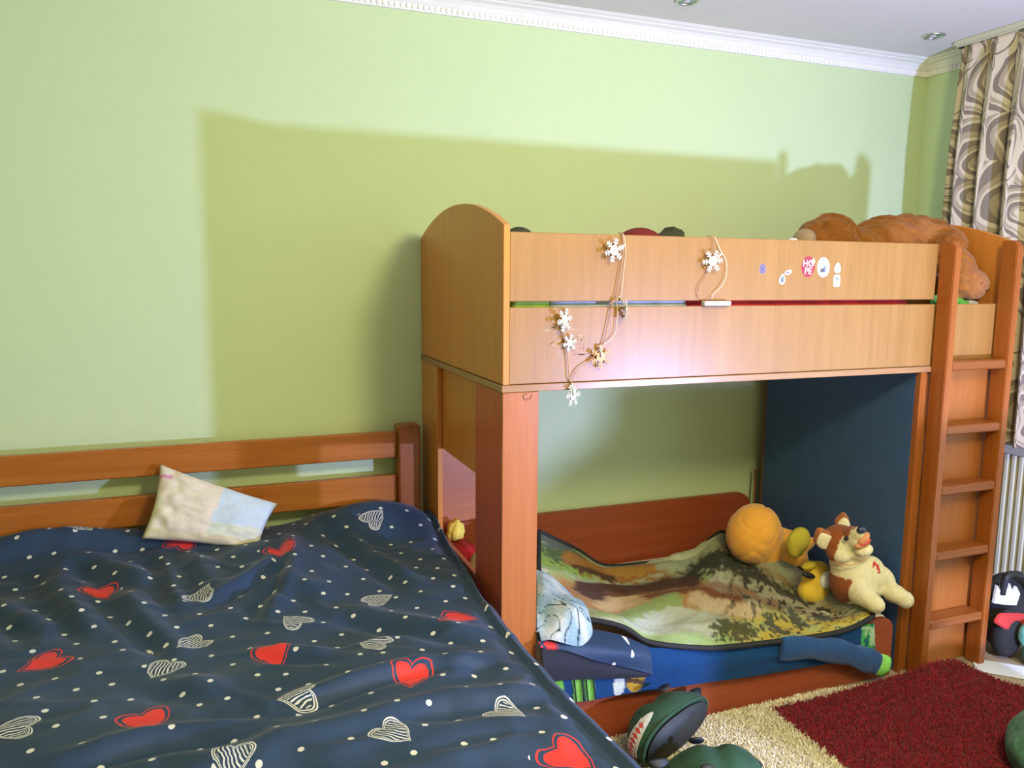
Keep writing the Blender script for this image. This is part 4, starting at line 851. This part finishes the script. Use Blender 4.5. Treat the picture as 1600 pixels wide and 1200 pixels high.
# ------------------------------------------------------------------ monster slippers
def slipper(name, label, mw, sole_visible=True):
    t = thing(name, label, 'slipper', mw.translation, 'green monster slippers')
    def put(n, bm, m, par=t, smooth=True):
        bm.transform(mw); return fin(n, bm, m, par, smooth)
    # local: x along the foot (toe at -x), y across, z up from the sole
    bm = bmesh.new(); out = []
    for i in range(40):
        a = 2*math.pi*i/40; c, s = math.cos(a), math.sin(a); out.append((.122*math.copysign(abs(c)**.85, c), .066*math.copysign(abs(s)**.85, s)*(1-.10*c)))
    prism(bm, out, 'z', 0, .012); bmesh.ops.bevel(bm, geom=[e for e in bm.edges if abs(e.verts[0].co.z-e.verts[1].co.z) < 1e-6], offset=.004, segments=2, affect='EDGES'); put('sole', bm, 'sole')
    def dome(bm_):
        R = ell(bm_, (0, 0, 0), (1, 1, 1), seg=40, ring=24)
        for v in R:
            x, y, z = v.co; k = max(z, -.25)
            v.co = Vector((x*.136, y*.079*(1-.08*x), .012+(k+.25)*.085*(1.0-.38*max(0, x))))
    bm = bmesh.new(); dome(bm)
    for v in bm.verts:                                          # pinch between snout and ankle
        v.co.z -= .020*math.exp(-((v.co.x+.01)/.028)**2)*min(1, max(0, (v.co.z-.04)/.04)); 
    put('body', bm, 'sgreen')
    bm = bmesh.new(); tube(bm, [(x*1.08, y*1.10, .013) for x, y in out], .005, 6, closed=True); put('piping', bm, 'sgreen')
    # opening at the heel half
    bm = bmesh.new(); ell(bm, (.045, 0, .082), (.052, .040, .012), (0, .28, 0)); put('opening', bm, 'blackcloth')
    for s in (-1, 1):
        bm = bmesh.new(); R = ell(bm, (0, 0, 0), (.022, .007, .017), seg=14, ring=10)
        bm.transform(Matrix.Translation((.03, s*.066, .088)) @ Matrix.Rotation(s*.6, 4, 'X')); put('ear', bm, 'black')
    bm = bmesh.new(); prism(bm, [(.115, .03), (.165, .050), (.178, .066), (.160, .074), (.118, .078)], 'y', -.010, .010); bmesh.ops.bevel(bm, geom=list(bm.edges), offset=.005, segments=2, affect='EDGES'); put('tail', bm, 'black')
    # mouth wrapped round the snout with teeth
    def shell(a, z, off):
        c, s = math.cos(a), math.sin(a); kk = (z-.012)/.085-.25; kk = min(max(kk, -.2), .98); rad = math.sqrt(max(0.02, 1-kk*kk))
        return Vector((c*rad*(.136+off), s*rad*(.079+off)*(1-.08*c*rad), z))
    def band(bm_, z0, z1, off, a0, a1, n=36):
        A = []; 
        for i in range(n+1):
            a = a0+(a1-a0)*i/n; e = math.sin(math.pi*i/n)**.5; zm = (z0+z1)/2; h = (z1-z0)/2*max(.08, e)
            A.append((bm_.verts.new(shell(a, zm-h, off)), bm_.verts.new(shell(a, zm, off+.001)), bm_.verts.new(shell(a, zm+h, off))))
        for p, q in zip(A, A[1:]):
            for j in (0, 1): bm_.faces.new((p[j], q[j], q[j+1], p[j+1]))
        bmesh.ops.recalc_face_normals(bm_, faces=bm_.faces)
    a0, a1 = math.pi-1.05, math.pi+1.05
    bm = bmesh.new(); band(bm, .028, .066, .0025, a0, a1); mo = put('mouth', bm, 'flake')
    bm = bmesh.new(); band(bm, .035, .059, .0045, a0+.28, a1-.28); q = put('gums', bm, 'tongue', mo)
    bm = bmesh.new()
    for i in range(11):
        a = a0+.34+(a1-a0-.68)*i/10
        for zb, zt in ((.034, .048), (.060, .046)):
            p = [shell(a-.07, zb, .006), shell(a+.07, zb, .006), shell(a+.02, zt, .0065)]; bm.faces.new([bm.verts.new(k_) for k_ in p])
    bmesh.ops.recalc_face_normals(bm, faces=bm.faces); put('teeth', bm, 'flake', mo)
    for a in (math.pi-.85, math.pi+.85): bm = bmesh.new(); ell(bm, shell(a, .074, .001), (.004, .004, .006), seg=10, ring=8); put('nostril', bm, 'black')
    return t
# first slipper: lying on its side, sole turned to the room; second: upright on the rug
Lx = Vector((.93, .34, .10)).normalized(); nz_ = Vector((.16, -.93, -.22)); nz_ = (nz_-Lx*nz_.dot(Lx)).normalized(); ay = (-nz_).cross(Lx)
mw = Matrix(((Lx.x, ay.x, -nz_.x, .525), (Lx.y, ay.y, -nz_.y, -1.125), (Lx.z, ay.z, -nz_.z, .100), (0, 0, 0, 1))) @ Matrix.Scale(1.2, 4)
slipper('slipper', 'green monster slipper lying on its side with black sole showing, by the lower bunk board', mw)
Lx = Vector((-.92, .36, 0)).normalized(); ay = Vector((0, 0, 1)).cross(Lx)
mw = Matrix(((Lx.x, ay.x, 0, .530), (Lx.y, ay.y, 0, -1.290), (0, 0, 1, .028), (0, 0, 0, 1))) @ Matrix.Scale(1.1, 4)
slipper('slipper', 'green monster slipper standing upright on the cream rug at the lower picture edge', mw)

# ------------------------------------------------------------------ window side: curtain, rail, radiator, spots
cur = thing('curtain', 'cream curtain with brown swirl pattern hanging at the window', 'curtain', (2.40, -.7, .8))
def swirl_mat():
    m, ns, ls, b = newmat('swirl_curtain_cloth')
    a = ns.new('ShaderNodeAttribute'); a.attribute_name = 'cloth'
    nz = ns.new('ShaderNodeTexNoise'); nz.inputs['Scale'].default_value = 4.0; nz.inputs['Detail'].default_value = 1; ls.new(a.outputs['Vector'], nz.inputs['Vector'])
    va = ns.new('ShaderNodeVectorMath'); va.operation = 'MULTIPLY_ADD'; va.inputs[1].default_value = (.22, .22, 0); ls.new(nz.outputs['Color'], va.inputs[0]); ls.new(a.outputs['Vector'], va.inputs[2])
    v = ns.new('ShaderNodeTexVoronoi'); v.inputs['Scale'].default_value = 3.9; v.inputs['Randomness'].default_value = .85; v.voronoi_dimensions = '2D'; ls.new(va.outputs[0], v.inputs['Vector'])
    def N(op, *ins):
        n = ns.new('ShaderNodeMath'); n.operation = op
        for i, x in enumerate(ins):
            if isinstance(x, (int, float)): n.inputs[i].default_value = x
            else: ls.new(x, n.inputs[i])
        return n.outputs[0]
    # spiral arms round each cell centre
    sub = ns.new('ShaderNodeVectorMath'); sub.operation = 'SUBTRACT'; sc = ns.new('ShaderNodeVectorMath'); sc.operation = 'SCALE'; sc.inputs['Scale'].default_value = 3.9; ls.new(va.outputs[0], sc.inputs[0])
    ps = ns.new('ShaderNodeVectorMath'); ps.operation = 'SCALE'; ps.inputs['Scale'].default_value = 3.9; ls.new(v.outputs['Position'], ps.inputs[0])
    ls.new(sc.outputs[0], sub.inputs[0]); ls.new(ps.outputs[0], sub.inputs[1]); sx = ns.new('ShaderNodeSeparateXYZ'); ls.new(sub.outputs[0], sx.inputs[0])
    at = N('ARCTAN2', sx.outputs[1], sx.outputs[0]); ph = N('ADD', N('MULTIPLY', v.outputs['Distance'], 27), at)
    s = N('SINE', ph); wdt = N('ADD', N('MULTIPLY', N('SINE', N('ADD', at, 1.0)), .42), .50)
    dark = N('GREATER_THAN', s, wdt)
    s2 = N('SINE', N('ADD', ph, 2.4)); mid = N('GREATER_THAN', s2, N('ADD', wdt, .25))
    c0 = ns.new('ShaderNodeMix'); c0.data_type = 'RGBA'; ls.new(mid, c0.inputs[0]); c0.inputs[6].default_value = (.58, .51, .37, 1); c0.inputs[7].default_value = (.36, .30, .20, 1)
    c1_ = ns.new('ShaderNodeMix'); c1_.data_type = 'RGBA'; ls.new(dark, c1_.inputs[0]); ls.new(c0.outputs[2], c1_.inputs[6]); c1_.inputs[7].default_value = (.20, .16, .12, 1)
    ls.new(c1_.outputs[2], b.inputs['Base Color']); b.inputs['Roughness'].default_value = .6; b.inputs['Sheen Weight'].default_value = .2
    return m
M['swirl'] = swirl_mat()
nu, nv = 260, 90; u, v = np.meshgrid(np.linspace(0, 1, nu), np.linspace(0, 1, nv))
ph = u*2*math.pi*7.2+.9*np.sin(u*9)+.4*fbm(u*3, v*1.5, 1.5, 3, 2)
amp = .016+.026*np.clip(v*3, 0, 1)
Yc = -.345+.030*np.exp(-((v-.35)/.3)**2)*(1-u)-u*(.82)-.01*np.sin(ph*2)
Xc = 2.395+amp*np.sin(ph)-.010*np.sin(2*ph+1)*np.clip(v*4, 0, 1)+.010*np.exp(-((v-.04)/.02)**2)
pin = np.exp(-((v-.055)/.022)**2)
Xc = Xc+pin*.012*np.sin(ph*1.5); Zc = 2.535-v*(2.535-.80)+.012*np.sin(ph)*np.exp(-v*30)
P = np.stack([Xc, Yc, Zc], -1); me = grid_mesh('cloth', P)
at = me.attributes.new('cloth', 'FLOAT_VECTOR', 'POINT'); at.data.foreach_set('vector', np.stack([u*1.75, v*1.75, np.zeros_like(u)], -1).astype(np.float32).ravel())
o = link('curtain_cloth', me, 'swirl', cur, smooth=True); thicken(o, .003, 0)
crl = thing('curtain_rail', 'cream curtain rail screwed to the ceiling above the swirl curtain', 'curtain rail', (2.39, -1.2, 2.54))
bm = bmesh.new(); bx(bm, 2.365, 2.425, -2.3, -.325, 2.533, 2.5525, .002); fin('track', bm, 'cream', crl)
bm = bmesh.new(); bx(bm, 2.378, 2.386, -2.3, -.33, 2.526, 2.533, .001); bx(bm, 2.404, 2.412, -2.3, -.33, 2.526, 2.533, .001); fin('track_lips', bm, 'cream', crl)
for y in (-.340, -.352): bm = bmesh.new(); bx(bm, 2.380, 2.395, y-.004, y+.004, 2.520, 2.531, .001); fin('glider', bm, 'black', crl)
rad = thing('radiator', 'cream ribbed panel radiator under the window', 'radiator', (2.48, -1.2, .12))
bm = bmesh.new(); bx(bm, 2.475, 2.495, -1.75, -.655, .15, .775, .004); bx(bm, 2.535, 2.55, -1.75, -.655, .15, .775, .004); bx(bm, 2.455, 2.555, -1.755, -.65, .772, .786, .003); fin('panels', bm, 'cream', rad)
y = -.672
for i in range(32):
    bm = bmesh.new(); prism(bm, [(2.476, y), (2.458, y-.006), (2.458, y-.019), (2.476, y-.025)], 'z', .185, .745); fin('flute', bm, 'cream', rad); y -= .0335
bm = bmesh.new()
for yy in (-1.6, -.9): bx(bm, 2.55, XR-.001, yy-.02, yy+.02, .2, .7, .002)
fin('brackets', bm, 'cream', rad)
bm = bmesh.new(); tube(bm, [(2.515, -.648, .20), (2.515, -.635, .19), (2.515, -.635, 0.0)], .010, 10); fin('pipe', bm, 'cream', rad)
for k, (x, y) in enumerate(((2.203, -.359), (.973, -.325))):
    t = thing('ceiling_spot', ('recessed ceiling spot beside the curtain rail', 'recessed ceiling spot at the top edge of the picture')[k], 'ceiling spot', (x, y, ZC), 'recessed ceiling spots')
    bm = bmesh.new(); ring = [(math.cos(a)*.040, math.sin(a)*.040) for a in np.arange(28)*2*math.pi/28]
    tube(bm, [(x+p, y+q, ZC-.003) for p, q in ring], .006, 8, closed=True); fin('ring', bm, 'metal', t)
    bm = bmesh.new(); prism(bm, [(x+p*.92, y+q*.92) for p, q in ring], 'z', ZC-.0035, ZC-.0005); fin('lens', bm, 'glass_dark', t)
    bm = bmesh.new(); ell(bm, (x-.004, y, ZC-.004), (.014, .014, .006)); fin('bulb', bm, 'flake', t)

# ------------------------------------------------------------------ bits at the right edge: school bag, cloths, unseen lamp blocker
sb = thing('school_bag', 'black and red school bag standing between ladder and radiator', 'bag', (2.22, -1.0, 0))
blob('bag_body', 'blackcloth', sb, [((2.23, -.93, .12), (.145, .075, .12)), ((2.23, -.90, .22), (.12, .06, .09)), ((2.12, -1.0, .11), (.07, .05, .10))], .012, 4)
bm = bmesh.new(); tube(bm, smoothpts([(2.095, -.985, .27), (2.10, -.99, .335), (2.13, -.99, .350), (2.19, -.99, .335), (2.26, -.985, .28), (2.29, -.97, .20)], 5), .0135, 8); fin('handle', bm, 'black', sb)
bm = bmesh.new(); prism(bm, [(2.03, .218), (2.005, .185), (2.09, .135), (2.28, .075), (2.28, .16), (2.15, .20)], 'y', -1.035, -1.02); bmesh.ops.bevel(bm, geom=list(bm.edges), offset=.005, segments=2, affect='EDGES'); fin('red_flap', bm, 'red', sb)
bm = bmesh.new(); prism(bm, [(2.055, .238), (2.065, .310), (2.080, .285), (2.095, .316), (2.115, .278), (2.135, .308), (2.155, .268), (2.175, .290), (2.20, .255), (2.185, .210), (2.12, .222)], 'y', -.985, -.975); fin('white_print', bm, 'paper', sb)
tag(blob('cloth', 'teal', None, [((2.155, -1.075, .135), (.065, .03, .055)), ((2.20, -1.08, .10), (.07, .03, .06)), ((2.17, -1.08, .06), (.05, .03, .06))], .008, 3, lambda p: .008*noise.noise(p*35)), 'teal crumpled cloth hanging on the black and red school bag', 'cloth')
bm = bmesh.new(); bx(bm, -.19, .19, -.055, .055, 0, .004, .001); bm.transform(Matrix.Translation((2.10, -1.125, .002)) @ Matrix.Rotation(-.75, 4, 'Z')); tag(fin('paper_sheet', bm, 'paper', None), 'white sheet lying on the floor beside the ladder foot', 'paper')
tag(blob('fleece_throw', 'gfleece', None, [((1.62, -1.60, .09), (.215, .16, .13)), ((1.72, -1.66, .17), (.18, .17, .14)), ((1.56, -1.66, .04), (.17, .16, .10)), ((1.78, -1.62, .22), (.15, .12, .11))], .014, 6, lambda p: .010*noise.noise(p*16)), 'dark green fleece heap on the floor at the right picture edge', 'throw')
# unseen chair and hanging cloth, added to shade the bunk from the low lamp
ch = thing('lamp_blocker_chair', 'unseen chair-shaped lamp blocker added beside the rug', 'chair', (1.48, -2.25, 0))
bm = bmesh.new(); bx(bm, 1.30, 1.67, -2.42, -2.10, .43, .49, .02); fin('seat', bm, 'blackcloth', ch)
bm = bmesh.new(); bx(bm, 1.40, 1.86, -2.115, -2.075, .62, .868, .015); fin('backrest', bm, 'blackcloth', ch)
bm = bmesh.new(); tube(bm, [(1.48, -2.25, .07), (1.48, -2.25, .44)], .03, 10)
for k in range(5):
    a = k*2*math.pi/5+.3; tube(bm, [(1.48, -2.25, .08), (1.48+.25*math.cos(a), -2.25+.25*math.sin(a), .045)], .02, 8); ell(bm, (1.48+.25*math.cos(a), -2.25+.25*math.sin(a), .026), (.026, .026, .026), seg=10, ring=8)
fin('base', bm, 'black', ch)
bm = bmesh.new()
for x in (1.44, 1.62): tube(bm, [(x, -2.11, .47), (x, -2.07, .70)], .014, 8)
fin('back_supports', bm, 'black', ch)
bm = bmesh.new(); n = 30
xs = np.linspace(1.26, 1.66, n); top = np.interp(xs, [1.26, 1.31, 1.36, 1.42, 1.48, 1.56, 1.66], [.71, .745, .785, .82, .845, .845, .868])
P = np.array([[(x, -2.065-.02*math.sin(x*40), .12+(t-.12)*k/11) for x, t in zip(xs, top)] for k in range(12)]); me = grid_mesh('lamp_blocker_cloth', P); bm.free()
o = link('lamp_blocker_cloth', me, 'navyc', smooth=True); thicken(o, .02, 0); tag(o, 'dark cloth added on the unseen chair to block the low lamp', 'lamp_blocker_cloth')
